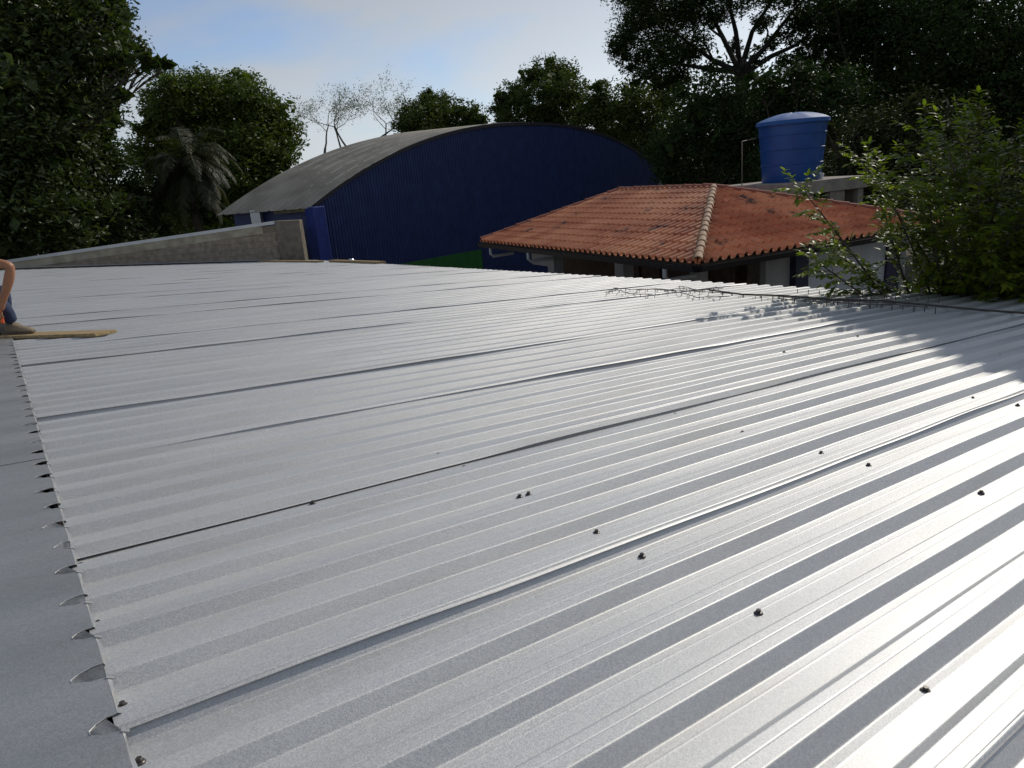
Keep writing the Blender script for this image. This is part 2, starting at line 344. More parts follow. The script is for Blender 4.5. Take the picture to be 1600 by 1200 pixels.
def make_sheet(i):
    TS = 1.439 + 1.02 * (i)            # the shared rib at the near edge of this sheet
    lowlip = (i % 3 == 1)              # lap edge comes right down the flank
    prof = []
    if lowlip: prof += [(TS - .040, .006), (TS - .036, .0035)]
    else: prof += [(TS - .0135, HR - .010), (TS - .011, HR - .0105)]
    full = rib_profile(TS)
    prof += [(v, w_ + .003) for v, w_ in (full[4:] if lowlip else full[6:])]
    k0 = len(prof)
    for k in range(1, 5): prof += [(v, w_) for v, w_ in rib_profile(TS + PIT * k)]
    prof += [(v, w_) for v, w_ in rib_profile(TS + 1.02)[:24]]
    prof = np.array(prof)
    far = TS > 9
    nu = 26 if far else 70
    us = np.linspace(0, 1, nu + 1); off_e = random.uniform(-.02, .02); tw = random.uniform(0, 6)
    off0 = random.uniform(-.006, .006)
    V = np.zeros((nu + 1, len(prof), 3))
    for a, t in enumerate(us):
        for_u = np.array([U0 + off0 + (min(U1 + off_e, ulim(pv)) - U0) * t for pv in prof[:, 0]])
        V[a, :, 0] = for_u; V[a, :, 1] = prof[:, 0]; V[a, :, 2] = prof[:, 1]
        u = for_u[0]
        lift = .004 + .006 * math.sin(u * 1.7 + tw) * math.sin(u * .63 + 2 * tw) + .003 * math.sin(u * 5.1 + tw) * math.sin(u * 1.3)
        V[a, 0:2, 2] += np.array([max(0.0015, lift), max(.001, lift * .6)])
        V[a, :, 2] += .0012 * np.sin(for_u * 2.3 + prof[:, 0] * 5 + tw) + .0008 * np.sin(for_u * 6.1 + prof[:, 0] * 21)
        V[a, :, 1] += .004 * math.sin(u * .8 + tw * 3)
    nv = len(prof); idx = np.arange((nu + 1) * nv).reshape(nu + 1, nv)
    Fq = np.stack([idx[:-1, :-1].ravel(), idx[1:, :-1].ravel(), idx[1:, 1:].ravel(), idx[:-1, 1:].ravel()], 1)
    me = mesh_np('roof_sheet', V.reshape(-1, 3), Fq, M_SHEET, True)
    return link('roof_sheet', me, roof)
for i in range(-4, 29):
    if 1.439 + 1.02 * i < wa[1] - .6: make_sheet(i)

# screws
sm = MB(); sm.lathe((0, 0, 0), [(0, .0085), (.0045, .0085), (.005, .008), (.0052, .0035), (.0052, .003)], 6)
bm_h = sm
ws = MB(); ws.lathe((0, 0, 0), [(.0048, .0035), (.0075, .0028), (.0088, .0012), (.0092, 0)], 14)
both = MB(); both.add(sm.v, sm.f); both.add(ws.v, ws.f)
me_s = None
SCR = [(932, 833, 0), (1003, 870, 0), (1185, 959, 0), (1446, 1081, 0), (1533, 771, 0), (1357, 728, 0), (1283, 709, 0), (1160, 677, 0), (1055, 649, 0), (1009, 638, 1),
       (826, 773, 0), (812, 777, 0), (489, 787, 0), (725, 732, 0), (1520, 623, 0), (1590, 634, 0), (1258, 578, 0), (1467, 546, 0), (1563, 557, 0), (685, 712, 0), (184, 1107, 0),
       (148, 978, 0), (124, 886, 0), (209, 1196, 0), (1340, 526, 0), (1225, 556, 0)]
def surf_w(v):
    T0 = 1.439; r = (v - T0) % PIT
    if r > PIT - .03: return HR * (r - (PIT - .03)) / .03
    if r < .058: return HR
    if r < .088: return HR * (1 - (r - .058) / .03)
    return 0.
for (x, y, _) in SCR:
    w_ = 0.
    for _k in range(6):
        u, v = uv(x, y, w_); w_ = surf_w(v)
    if .004 < w_ < HR - .004:          # keep screws off the flanks
        v += .02; w_ = surf_w(v)
        if .004 < w_ < HR - .004: v += .02; w_ = surf_w(v)
    u = max(u, U0 + .02)
    if me_s is None:
        o = both.build('screw', M_SCREW, roof, smooth=True, local=True); me_s = o.data
    else: o = link('screw', me_s, roof)
    o.matrix_basis = Matrix.Translation((u, v, w_ + .001)) @ Matrix.Rotation(random.uniform(0, 1), 4, 'Z') @ Matrix.Scale(1.25, 4)

# ridge flashing with a notch at every rib
def flashing(v0, v1, lift):
    wt = HR + .008 + lift; m = MB(); top = []
    ribs = [1.439 + PIT * k for k in range(-30, 120)]
    pts = [(U0 - .86, v0)]; pts.append((U0 + .004, v0))
    lips = []; last = v0
    nt_ = []
    for T in ribs:
        c = T + .0 + random.uniform(-.008, .012)
        if c - .05 < v0 or c + .07 > v1: continue
        wd = random.uniform(.024, .031); ln = random.uniform(.035, .06)
        lips.append((last, c - wd)); last = c + wd
        nt_.append((c, wd, ln))
        pts += [(U0 + .004, c - wd), (U0 - ln * .45, c - wd * .9), (U0 - ln, c - wd * .35), (U0 - ln * 1.02, c - .0), (U0 - ln * .75, c + wd * .45), (U0 - ln * .35, c + wd * .85), (U0 + .004, c + wd)]
    lips.append((last, v1)); pts += [(U0 + .004, v1), (U0 - .86, v1)]
    bm = bmesh.new(); vs = [bm.verts.new((a, b, wt)) for a, b in pts]; bm.faces.new(vs)
    bmesh.ops.triangulate(bm, faces=bm.faces)
    ext = bmesh.ops.extrude_face_region(bm, geom=list(bm.faces)); bmesh.ops.translate(bm, verts=[g for g in ext['geom'] if isinstance(g, bmesh.types.BMVert)], vec=(0, 0, -.0012))
    bmesh.ops.recalc_face_normals(bm, faces=bm.faces)
    me = bpy.data.meshes.new('ridge_flashing'); bm.to_mesh(me); bm.free(); me.materials.append(M_FLASH)
    o = link('ridge_flashing', me, roof)
    # turned down lip between the notches
    lm = MB()
    for a, b in lips:
        j = random.uniform(0, .004); n_ = 4
        for q in range(n_):
            s0, s1 = a + (b - a) * q / n_, a + (b - a) * (q + 1) / n_
            e0 = .004 + .003 * math.sin(s0 * 40); e1 = .004 + .003 * math.sin(s1 * 40)
            lm.add([(U0 + .0045, s0, wt + .0005), (U0 + .0045, s1, wt + .0005), (U0 + .006 + e1, s1, wt - .004), (U0 + .006 + e0, s0, wt - .004), (U0 + .007 + e0, s0, .006), (U0 + .007 + e1, s1, .006)],
                   [(0, 1, 2, 3), (3, 2, 5, 4)])
    lm.build('lip', M_CAP, o, local=True)
    # upturned rims of the notches
    rm = MB()
    for c, wd, ln in nt_:
        rm.tube([(U0 + .003, c + wd, wt + .001), (U0 - ln * .35, c + wd * .85, wt + .002), (U0 - ln * .75, c + wd * .45, wt + .002), (U0 - ln * 1.02, c, wt + .001), (U0 - ln, c - wd * .35, wt + .001)], .0013, 5)
        rm.tube([(U0 + .002, c - wd - .004, wt + .002), (U0 + .016, c - wd - .006, wt - .004)], .004, 5)
    if rm.v: rm.build('notch_rim', M_CAP, o, local=True)
    return o
vj = [-2.2, uv(40, 735)[1], uv(12, 607)[1], 7.2, 10.2, 13.2, 16.2, 19.2, 22.2, 25.2, 28.0]
for k in range(len(vj) - 1): flashing(vj[k] - (.012 if k else 0), vj[k + 1] + .03, .0025 * (k % 2))
# the other side of the ridge, falling away to the left, and the building below
m = MB()
for k in range(-2, 29):
    m.add([(U0 - .85, k, HR + .004), (U0 - .85, k + 1.0, HR + .004), (U0 - 4.2, k + 1.0, -.35), (U0 - 4.2, k, -.35)], [(0, 1, 2, 3)])
m.build('rear_slope', M_FLASH, roof, local=True)
m = MB()
for v in np.arange(-2.2, 28, 2.6):   # purlins and rafters under the sheets
    pass
for u in (.09, 2.2, 4.4, 6.6, 8.45): m.box((u, 12.8 if u < 1 else 10.7, -.045), (.06, 30 if u < 1 else 25.6, .08))
m.box((-.095, 12.8, -.03), (.28, 30, .05))  # dark board added so the flashing notches look dark inside
m.build('purlins_and_dark_board', M_WOODD, roof, local=True)
wb0 = [rw(-4.0, -2.3), rw(8.35, -2.3), rw(8.35, 22.6), rw(.4, 28.6), rw(-4.0, 28.6)]
bld = empty('workshop_building', wb0[0], 'plain low building carrying the new metal roof', 'building')
m = MB(); n_ = len(wb0)
vs = []
for p in wb0: vs += [(p.x, p.y, 0), (p.x, p.y, p.z - (.14 if (p - wb0[1]).length > .1 and (p - wb0[2]).length > .1 else .12) - (.35 if p in (wb0[0], wb0[4]) else 0))]
m.add(vs, [(2 * i, 2 * ((i + 1) % n_), 2 * ((i + 1) % n_) + 1, 2 * i + 1) for i in range(n_)])
m.build('wall', M_GREYW, bld)

# ------------------------------------------------------------------ concrete wall at the far end of the roof
def back_wall():
    A = rw(*uv(-60, 424)); B = rw(*uv(437, 409)); 
    wd = (B - A); wd.z = 0; ln = wd.length; wd.normalize(); nrm = Vector((wd.y, -wd.x, 0))   # towards the camera
    A = A - nrm * .18; B = B - nrm * .18
    topA = at(-60, 417, math.hypot(A.x, A.y)).z; topB = at(437, 345, math.hypot(B.x, B.y)).z
    root = empty('concrete_wall', (A + B) / 2, 'rendered concrete block wall with a metal capping along the far end of the roof', 'wall')
    th = .15; zb = min(A.z, B.z) - .5
    core = MB(); core.add([A + Vector((0, 0, -A.z)), B + Vector((0, 0, -B.z)), Vector((B.x, B.y, topB - .12)), Vector((A.x, A.y, topA - .12))] +
                          [p - nrm * th for p in (A + Vector((0, 0, -A.z)), B + Vector((0, 0, -B.z)), Vector((B.x, B.y, topB - .12)), Vector((A.x, A.y, topA - .12)))],
                          [(0, 1, 2, 3), (7, 6, 5, 4), (0, 4, 5, 1), (1, 5, 6, 2), (2, 6, 7, 3), (3, 7, 4, 0)])
    core.build('mortar_core', M_MORTAR, root)
    BL, BH = .40, .20
    zt = lambda s: topA + (topB - topA) * s / ln
    zr = lambda s: A.z + (B.z - A.z) * s / ln
    beam_h = .34
    for c in range(int(ln / .8)):
        s0 = c * .8; s1 = min(ln, s0 + .8) ; g = .006
        q = MB(); f = [(s0 + g * .3, zt(s0) - beam_h), (s1 - g * .3, zt(s1) - beam_h), (s1 - g * .3, zt(s1) - .004), (s0 + g * .3, zt(s0) - .004)]
        vs = [A + wd * s + Vector((0, 0, z - A.z)) + nrm * .02 for s, z in f]; vs += [p - nrm * (th + .04) for p in vs]
        q.add(vs, [(0, 1, 2, 3), (7, 6, 5, 4), (0, 4, 5, 1), (1, 5, 6, 2), (2, 6, 7, 3), (3, 7, 4, 0)])
        q.build('beam_segment', M_CONC, root)
    row = 0; z = zb
    while z < topB - beam_h:
        s = -(row % 2) * BL / 2
        while s < ln:
            s0, s1 = max(s, 0) + .006, min(s + BL, ln) - .006
            if s1 - s0 > .05 and zt(s1) - beam_h - .012 > z + .03 and z + BH > zr(s0) - .05:
                q = MB(); pr = random.uniform(.005, .009)
                f = [(s0, z), (s1, z), (s1, min(z + BH - .012, zt(s1) - beam_h - .008)), (s0, min(z + BH - .012, zt(s0) - beam_h - .008))]
                if f[3][1] > z + .01:
                    vs = [A + wd * a + Vector((0, 0, b - A.z)) + nrm * pr for a, b in f]; vs += [p - nrm * .05 for p in vs]
                    q.add(vs, [(0, 1, 2, 3), (7, 6, 5, 4), (0, 4, 5, 1), (1, 5, 6, 2), (2, 6, 7, 3), (3, 7, 4, 0)])
                    q.build('block', M_BLOCK, root)
            s += BL
        z += BH; row += 1
    q = MB(); f = [(0, zt(0)), (ln, zt(ln))]
    a, b = A + wd * 0 + Vector((0, 0, topA - A.z)), B + Vector((0, 0, topB - B.z))
    e = Vector((0, 0, 1))
    vs = [a + nrm * .05 - e * .09, b + nrm * .05 - e * .09, b + nrm * .05 + e * .012, a + nrm * .05 + e * .012, b - nrm * .22 + e * .012, a - nrm * .22 + e * .012, b - nrm * .22 - e * .06, a - nrm * .22 - e * .06]
    q.add(vs, [(0, 1, 2, 3), (3, 2, 4, 5), (5, 4, 6, 7)]); q.build('metal_capping', M_CAP, root)
    # wall foot flashing and lead strip on the roof
    q = MB(); q.beam(A + nrm * .12 + e * .075, B + nrm * .12 + e * .075, .26, .02); q.build('foot_flashing', M_CAP, root)
    # pillar at the end
    pr_ = MB(); P1 = B + wd * .02; P2 = P1 + wd * .82
    hz = at(455, 343, math.hypot(P1.x, P1.y)).z
    vs = [Vector((p.x, p.y, z)) for z in (0, hz) for p in (P1 + nrm * .1, P2 + nrm * .1, P2 - nrm * .3, P1 - nrm * .3)]
    vs[5].z -= .03; vs[6].z -= .03
    pr_.add(vs, [(0, 1, 5, 4), (1, 2, 6, 5), (2, 3, 7, 6), (3, 0, 4, 7), (4, 5, 6, 7)])
    o = pr_.build('wall_pillar', M_PILL, None); tagp(o, 'short concrete pillar between the block wall and the bright blue column', 'pillar'); pt(o, .02)
    ct = MB(); ct.box((P1 + P2) / 2 + Vector((0, 0, hz - B.z - .02 - 0)) - wd * .3, (.4, .3, .06)); 
    return P2, nrm, wd
PW, WN, WD = back_wall()

# ------------------------------------------------------------------ hangar
D = 27.
def hat(r, k):
    q = Vector((r.x, r.y, r.z)) / math.hypot(r.x, r.y) * D * k; return q
LP = CAM + hat(ray(490, 320), 1.); RP = CAM + hat(ray(1030, 264), 1.6); RISE = .095 * D; PWR = 2.3
gd = (RP - LP); gd.z = 0; GL = gd.length; gd.normalize(); gn = Vector((gd.y, -gd.x, 0))
AXZ = R_(-74); ax = Vector((math.sin(AXZ), math.cos(AXZ), 0))     # the vault runs off to the left, skew to the gable
hang = empty('hangar', (LP + RP) / 2 - Vector((0, 0, (LP.z + RP.z) / 2)), 'wide navy blue arched metal hangar with a dull curved grey roof', 'hangar')
def arch(t, dz=0.):   # t 0..1 along the gable
    s = 2 * t - 1; return LP + (RP - LP) * t + Vector((0, 0, RISE * (1 - abs(s) ** PWR) + dz))
npan = 34
gw_ = 1.0 / npan
green_z = [at(597, 407, 27 * 1.11).z, at(750, 380, 27 * 1.24).z]
for k in range(npan):
    t0, t1 = k * gw_, (k + 1) * gw_ - .0006; prof = []
    nr = 5
    for r in range(nr):
        a = t0 + (t1 - t0) * r / nr; b = (t1 - t0) / nr
        prof += [(a, 0), (a + b * .55, 0), (a + b * .65, .035), (a + b * .9, .035)]
    prof += [(t1, 0)]
    V = []; 
    for t, d in prof:
        p = arch(t, -.03) + gn * d; V += [(p.x, p.y, -.1), (p.x, p.y, p.z)]
    Fq = [(2 * i, 2 * i + 2, 2 * i + 3, 2 * i + 1) for i in range(len(prof) - 1)]
    q = MB(); q.add(V, Fq); q.build('wall_panel', M_BLUEWALL, hang, recalc=False)
# lower masonry band, painted green
q = MB(); gt = .27
za = CAM.z - 3.05
gx = ray(750, 380); gx = (LP - CAM).dot(gn) / gx.dot(gn) * gx; gte = (CAM + gx - LP).dot(gd) / GL
p0, p1 = arch(.02) + gn * .06, arch(gte) + gn * .06
q.add([(p0.x, p0.y, 0), (p1.x, p1.y, 0), (p1.x, p1.y, za), (p0.x, p0.y, za), (p0.x - gn.x * .05, p0.y - gn.y * .05, za), (p1.x - gn.x * .05, p1.y - gn.y * .05, za)], [(0, 1, 2, 3), (3, 2, 5, 4)])
q.build('green_band', M_GREEN, hang)
# roof: sheets one metre wide, running over the arch
_r = ray(347, 336); _d = Vector((_r.x, _r.y)).normalized(); _L = Vector((LP.x - CAM.x, LP.y - CAM.y))
tl = -(_L.x * _d.y - _L.y * _d.x) / (ax.x * _d.y - ax.y * _d.x); ns = 6
for k in range(ns):
    V = []; na = 48
    off = [(-.0, 0), (.45, 0), (.5, .03), (.55, .03), (.62, 0), (.985, 0)]
    for o_, dz in off:
        s = -.06 + (k + o_) * tl / ns
        for j in range(na + 1):
            t = j / na; tt = -.012 + t * 1.024
            p = arch(min(max(tt, 0), 1), .05 + dz) + ax * s
            if tt < 0 or tt > 1: p += gd * ((tt - (0 if tt < 0 else 1)) * GL) + Vector((0, 0, -.15))
            V.append(p)
    Fq = [(a * (na + 1) + j, a * (na + 1) + j + 1, (a + 1) * (na + 1) + j + 1, (a + 1) * (na + 1) + j) for a in range(len(off) - 1) for j in range(na)]
    q = MB(); q.add(V, Fq); q.build('roof_sheet', M_HROOF, hang, smooth=True, recalc=False)
q = MB(); na = 60     # dark verge trim under the roof edge
V = []
for j in range(na + 1):
    t = j / na
    for dz, g in ((.042, .075), (-.09, .075), (-.09, .02)): V.append(arch(t, dz) + gn * g)
q.add(V, [(3 * j + a, 3 * j + 3 + a, 3 * j + 4 + a, 3 * j + 1 + a) for j in range(na) for a in range(2)]); q.build('verge_trim', M_GUTTER, hang)
# left side wall under the eave, corner column, right corner post
q = MB(); a, b = LP + gd * .25, LP + gd * .25 + ax * (tl - .2)
q.add([(a.x, a.y, 0), (b.x, b.y, 0), (b.x, b.y, a.z + .05), (a.x, a.y, a.z + .05)], [(0, 1, 2, 3)]); q.build('side_wall', M_BLUEWALL, hang)
q = MB(); q.box(RP + Vector((0, 0, -RP.z / 2 + .02)) + gd * .1 + gn * .03, (.5, .2, RP.z - .05), Matrix.Rotation(math.atan2(gd.y, gd.x), 3, 'Z')); q.build('corner_post', M_PIPE, hang)
q = MB(); b = LP + ax * (tl * .62); q.box((b.x, b.y, b.z / 2 - .02), (.34, .34, b.z)); q.build('downpipe', M_CAP, hang)
q = MB(); q.beam(LP + gd * .06 - Vector((0, 0, .12)) + ax * .2, LP + gd * .06 - Vector((0, 0, .12)) + ax * (tl * .42), .35, .18); q.build('eave_gutter', mat('mossy gutter', (.09, .085, .04), .9, col2=(.16, .15, .08), scale=5), hang)
cb = MB(); base = LP - gd * .05 + gn * .35
vs = []
for z in (0, LP.z - .06):
    for a, b in ((-.2, 0), (.26, 0), (.26, -.6), (-.2, -.6)):
        p = base + gd * a * (1.25 if z == 0 else 1) + gn * (b + .0); vs.append((p.x, p.y, z))
cb.add(vs, [(0, 1, 5, 4), (1, 2, 6, 5), (2, 3, 7, 6), (3, 0, 4, 7), (4, 5, 6, 7)])
o = cb.build('corner_column', M_BLUELIT, None); tagp(o, 'bright blue column painted as lit at the left corner of the navy hangar', 'column'); pt(o, .03)

# ------------------------------------------------------------------ tiled house
hd = 12.3
def rh(r): return CAM + Vector((r.x, r.y, r.z)) * hd
HC = rh(ray(1090, 412)); A_ = R_(-26)
ha = Vector((math.sin(A_), math.cos(A_), 0)); hb = Vector((math.cos(A_), -math.sin(A_), 0)); UZ = Vector((0, 0, 1))
S = .32 * hd; PITCHR = .24; LA = .68 * hd; LB = .53 * hd
apex = HC + (ha + hb) * S + UZ * S * PITCHR
rend = HC + ha * (.62 * hd) + hb * S + UZ * S * PITCHR
eA = HC + ha * LA; eB = HC + hb * LB
house = empty('tiled_house', HC - UZ * HC.z, 'low white house with an orange clay tile hipped roof', 'house')
HW = wm(house); HI = HW.inverted()
# tile meshes
TW, TL = .19, .36
def tile_shape(half=False):
    prof = [(x * .845, z) for x, z in [(0, .002), (.02, -.012), (.105, -.016), (.125, .002), (.14, .042), (.172, .062), (.208, .042), (.232, .002)]]
    V = []; Fc = []
    n = len(prof)
    for y, dz in ((0, .02), (TL + .05, 0)):
        for x, z in prof: V.append((x, y, z + dz))
    for x, z in prof: V.append((x, 0, z + .006))
    for i in range(n - 1):
        Fc.append((i, i + 1, n + i + 1, n + i)); Fc.append((2 * n + i, 2 * n + i + 1, i + 1, i))
    return V, Fc
tv, tf = tile_shape()
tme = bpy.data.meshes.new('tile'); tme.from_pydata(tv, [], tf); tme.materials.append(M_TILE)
tme.polygons.foreach_set('use_smooth', [True] * len(tf)); tme.set_sharp_from_angle(angle=R_(50)) if hasattr(tme, 'set_sharp_from_angle') else None
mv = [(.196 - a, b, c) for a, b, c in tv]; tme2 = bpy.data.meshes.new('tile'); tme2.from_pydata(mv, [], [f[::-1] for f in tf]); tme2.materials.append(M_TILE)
tme2.polygons.foreach_set('use_smooth', [True] * len(tf)); tme2.set_sharp_from_angle(angle=R_(50))
tiles = []
def tile_face(o, ux, run, poly, tme):
    """o: eave corner, ux: along the eave, run: horizontal inward direction; poly: face outline in (s, inward) plan coordinates, convex"""
    sl = (run + UZ * PITCHR).normalized(); nz = ux.cross(sl)
    flip = nz.z < 0
    if flip: nz = -nz
    k = math.sqrt(1 + PITCHR ** 2)
    P = [Vector((a, b * k)) for a, b in poly]
    xs = [p.x for p in P]; ys = [p.y for p in P]
    cen = sum(P, Vector((0, 0))) / len(P)
    def planes():
        for i in range(len(P)):
            a, b = P[i], P[(i + 1) % len(P)]; d = (b - a); nn = Vector((d.y, -d.x)).normalized()
            if (cen - a).dot(nn) > 0: nn = -nn
            yield a, nn
    PL = list(planes())
    nrow = int(max(ys) / TL) + 1
    if flip: MX = Matrix((-ux, sl, nz)).transposed()
    else: MX = Matrix((ux, sl, nz)).transposed()
    for r in range(nrow):
        y0 = r * TL - .05
        for c in range(int((min(xs)) / TW) - 1, int(max(xs) / TW) + 1):
            x0 = c * TW
            cs = [Vector((x0, y0)), Vector((x0 + .196, y0)), Vector((x0 + .196, y0 + TL + .05)), Vector((x0, y0 + TL + .05))]
            worst = -9; cut = []
            for i, (a, nn) in enumerate(PL):
                eave = abs(a.y) < 1e-6 and abs(P[(i + 1) % len(P)].y) < 1e-6
                if eave: continue
                mxd = max((q - a).dot(nn) for q in cs); mnd = min((q - a).dot(nn) for q in cs)
                if mnd > -.02: worst = 9
                elif mxd > .0: cut.append((a, nn))
            if worst > 0: continue
            if flip: loc = o + ux * (x0 + .196) + sl * y0 + nz * .02
            else: loc = o + ux * x0 + sl * y0 + nz * .02
            loc = loc + nz * random.uniform(-.004, .004)
            M4 = Matrix.Translation(loc) @ MX.to_4x4() @ Matrix.Rotation(random.gauss(0, .008), 4, 'Z')
            M4 = HI @ M4
            mesh = tme
            if cut:
                bm = bmesh.new(); bm.from_mesh(tme)
                for a, nn in cut:
                    wp = o + ux * a.x + sl * a.y; wn = ux * nn.x + sl * nn.y
                    I = (HW @ M4).inverted(); lp = I @ wp; lnm = (I.to_3x3() @ wn).normalized()
                    g = bm.verts[:] + bm.edges[:] + bm.faces[:]
                    if g: bmesh.ops.bisect_plane(bm, geom=g, plane_co=lp, plane_no=lnm, clear_outer=True)
                if len(bm.faces) < 2: bm.free(); continue
                mesh = bpy.data.meshes.new('tile'); bm.to_mesh(mesh); bm.free()
                if not len(mesh.materials): mesh.materials.append(M_TILE)
            wl = HW @ M4 @ Vector((.1, .2, 0))
            tiles.append(((wl - CAM).length, M4, mesh))
tile_face(HC, ha, hb, [(0, 0), (LA, 0), (.62 * hd, S), (S, S)], tme)
tile_face(HC, hb, ha, [(0, 0), (LB, 0), (S, S)], tme2)
# hidden rear faces as well, plainly
tiles.sort(key=lambda t: t[0])
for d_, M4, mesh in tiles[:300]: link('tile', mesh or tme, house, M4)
V = []; Fc = []
for d_, M4, mesh in tiles[300:]:
    ms = mesh or tme; k = len(V); V += [tuple(M4 @ v.co) for v in ms.vertices]; Fc += [tuple(i + k for i in p.vertices) for p in ms.polygons]
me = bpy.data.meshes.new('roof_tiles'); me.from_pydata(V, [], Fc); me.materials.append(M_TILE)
me.polygons.foreach_set('use_smooth', [True] * len(Fc))
try: me.set_sharp_from_angle(angle=R_(50))
except Exception: pass
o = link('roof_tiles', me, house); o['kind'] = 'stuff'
# deck under the tiles
def slab(name, pts, th, m, parent):
    q = MB(); n = len(pts); vs = [Vector(p) for p in pts] + [Vector(p) - UZ * th for p in pts]
    q.add(vs, [tuple(range(n)), tuple(range(n, 2 * n))[::-1]] + [(i, (i + 1) % n, n + (i + 1) % n, n + i) for i in range(n)]); return q.build(name, m, parent)
dz = UZ * .012
slab('roof_deck', [HC - dz, eA - dz, rend - dz, apex - dz], .03, M_WOODD, house)
slab('roof_deck', [HC - dz, apex - dz, eB - dz], .03, M_WOODD, house)
bk = eB + ha * (2 * S); bl = eA + hb * (2 * S)
slab('rear_roof', [eB - dz, bk, apex - dz], .03, M_RIDGER, house)
slab('rear_roof', [bk, bl, rend - dz, apex - dz], .03, M_RIDGER, house)
slab('rear_roof', [bl, eA - dz, rend - dz], .03, M_RIDGER, house)
# hip and ridge tiles: half round caps with a collar
def cap_mesh(mt):
    q = MB(); n = 7; V = []; L_ = .36
    rings = [(0, .088), (.035, .091), (.036, .079), (L_, .068)]
    for x, r in rings:
        for j in range(n):
            t = math.pi * j / (n - 1); V.append((x, r * math.cos(t), r * math.sin(t) * .85))
    k = len(V)
    for j in range(n):
        t = math.pi * j / (n - 1); V.append((0, .072 * math.cos(t), .072 * math.sin(t) * .8))
    Fc = [(i * n + j, i * n + j + 1, (i + 1) * n + j + 1, (i + 1) * n + j) for i in range(len(rings) - 1) for j in range(n - 1)] + [(k + j, k + j + 1, j + 1, j) for j in range(n - 1)]
    me = bpy.data.meshes.new('ridge_tile'); me.from_pydata(V, [], Fc); me.polygons.foreach_set('use_smooth', [True] * len(Fc)); me.materials.append(mt)
    try: me.set_sharp_from_angle(angle=R_(50))
    except Exception: pass
    return me
cp, cr_ = cap_mesh(M_RIDGE), cap_mesh(M_RIDGER)
def caps(a, b, me):
    d = b - a; ln = d.length; d.normalize(); sdv = UZ.cross(d).normalized(); u2 = d.cross(sdv)
    R = Matrix((d, sdv, u2)).transposed().to_4x4(); n = max(1, int(round(ln / .33)))
    for i in range(n):
        M4 = Matrix.Translation(a + d * (ln * i / n) + u2 * (.055 + random.uniform(-.004, .006))) @ R @ Matrix.Rotation(random.gauss(0, .02), 4, 'Z')
        link('ridge_tile', me, house, HI @ M4)
caps(HC, apex, cp); caps(eA, rend, cr_); caps(rend, apex, cr_); caps(eB, apex, cr_)
# fascia gutter
def gutter(a, b, out_):
    q = MB(); d = (b - a).normalized()
    pr = [(-.02, -.0), (-.02, -.12), (.10, -.13), (.14, -.03), (.13, -.03), (.09, -.115), (0, -.105)]
    vs = []
    for p in (a, b):
        for o_, z in pr: vs.append(p + out_ * o_ + UZ * (z + .0))
    n = len(pr); q.add(vs, [(i, i + 1, n + i + 1, n + i) for i in range(n - 1)]); return q.build('gutter', M_GUTTER, house)
gutter(HC - ha * .02, eA, -hb); gutter(HC - hb * .02, eB, -ha)
# soffit and walls
ov = .75
WC = HC + (ha + hb) * ov
q = MB()
slab('soffit', [HC - UZ * .13, eA - UZ * .13, bl - UZ * .13, bk - UZ * .13, eB - UZ * .13], .02, M_WOODD, house)
def wallseg(a, b, z0, z1, m, name='wall', th=.15, inset=0.):
    q = MB(); q.beam(Vector((a.x, a.y, (z0 + z1) / 2)), Vector((b.x, b.y, (z0 + z1) / 2)), th, z1 - z0); return q.build(name, m, house)
zt_ = HC.z - .155
def onA(s, inn=ov): return HC + ha * s + hb * inn     # along the left side
def onB(s, inn=ov): return HC + hb * s + ha * inn     # along the right side
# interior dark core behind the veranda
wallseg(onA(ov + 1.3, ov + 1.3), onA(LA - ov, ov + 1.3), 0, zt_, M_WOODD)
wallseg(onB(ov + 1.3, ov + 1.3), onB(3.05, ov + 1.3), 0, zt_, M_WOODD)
# white end bay on the right side, with navy pillar and grey wall
def sB(x, y):  # where the sight line meets the right-hand wall plane
    r = ray(x, y); n = ha; t = (WC - CAM).dot(n) / r.dot(n); p = CAM + r * t; return (p - HC).dot(hb), p.z
def sA(x, y):
    r = ray(x, y); n = hb; t = (WC - CAM).dot(n) / r.dot(n); p = CAM + r * t; return (p - HC).dot(ha), p.z
def bx_(pa, pb, z0, z1, m, name='wall', th=.15): return wallseg(pa, pb, z0, z1, m, name, th)
x1, _ = sB(1236, 420); x2, _ = sB(1256, 420); x3, _ = sB(1376, 430)
bx_(onB(x2), onB(min(x3, LB - .5)), 0, zt_, M_WHITE)
bx_(onB(x1, ov - .02), onB(x2 - .004, ov - .02), 0, zt_, M_NAVY, 'pillar', .2)
x0, _ = sB(1198, 430); bx_(onB(x0, ov + .1), onB(x1 - .004, ov + .1), 0, zt_, M_GREYW)
x4 = sB(1376, 430)[0]; bx_(onB(x4 + .003, ov - .03), onB(x4 + .4, ov - .03), 0, zt_, M_NAVY, 'pillar', .2)
bx_(onB(x4 + .404), onB(LB - .3), 0, zt_, M_GREYW)
# pillars of the veranda
c0, _ = sB(1083, 425); c1, _ = sB(1102, 425)
q = MB(); pc = onB((c0 + c1) / 2 + .0, ov); q.box((pc.x, pc.y, zt_ / 2), (.26, .26, zt_), Matrix.Rotation(A_, 3, 'Z')); q.build('pillar', M_GREYW, house)
for xa in (975, 868):
    s0, _ = sA(xa, 415); p = onA(s0); q = MB(); q.box((p.x, p.y, zt_ / 2), (.26, .3, zt_), Matrix.Rotation(-A_, 3, 'Z')); q.build('pillar', M_GREYW, house)
s0, s1 = sA(872, 410)[0], sA(835, 405)[0]; 
bx_(onA(s0), onA(s1), zt_ - .42, zt_, M_GREYW)
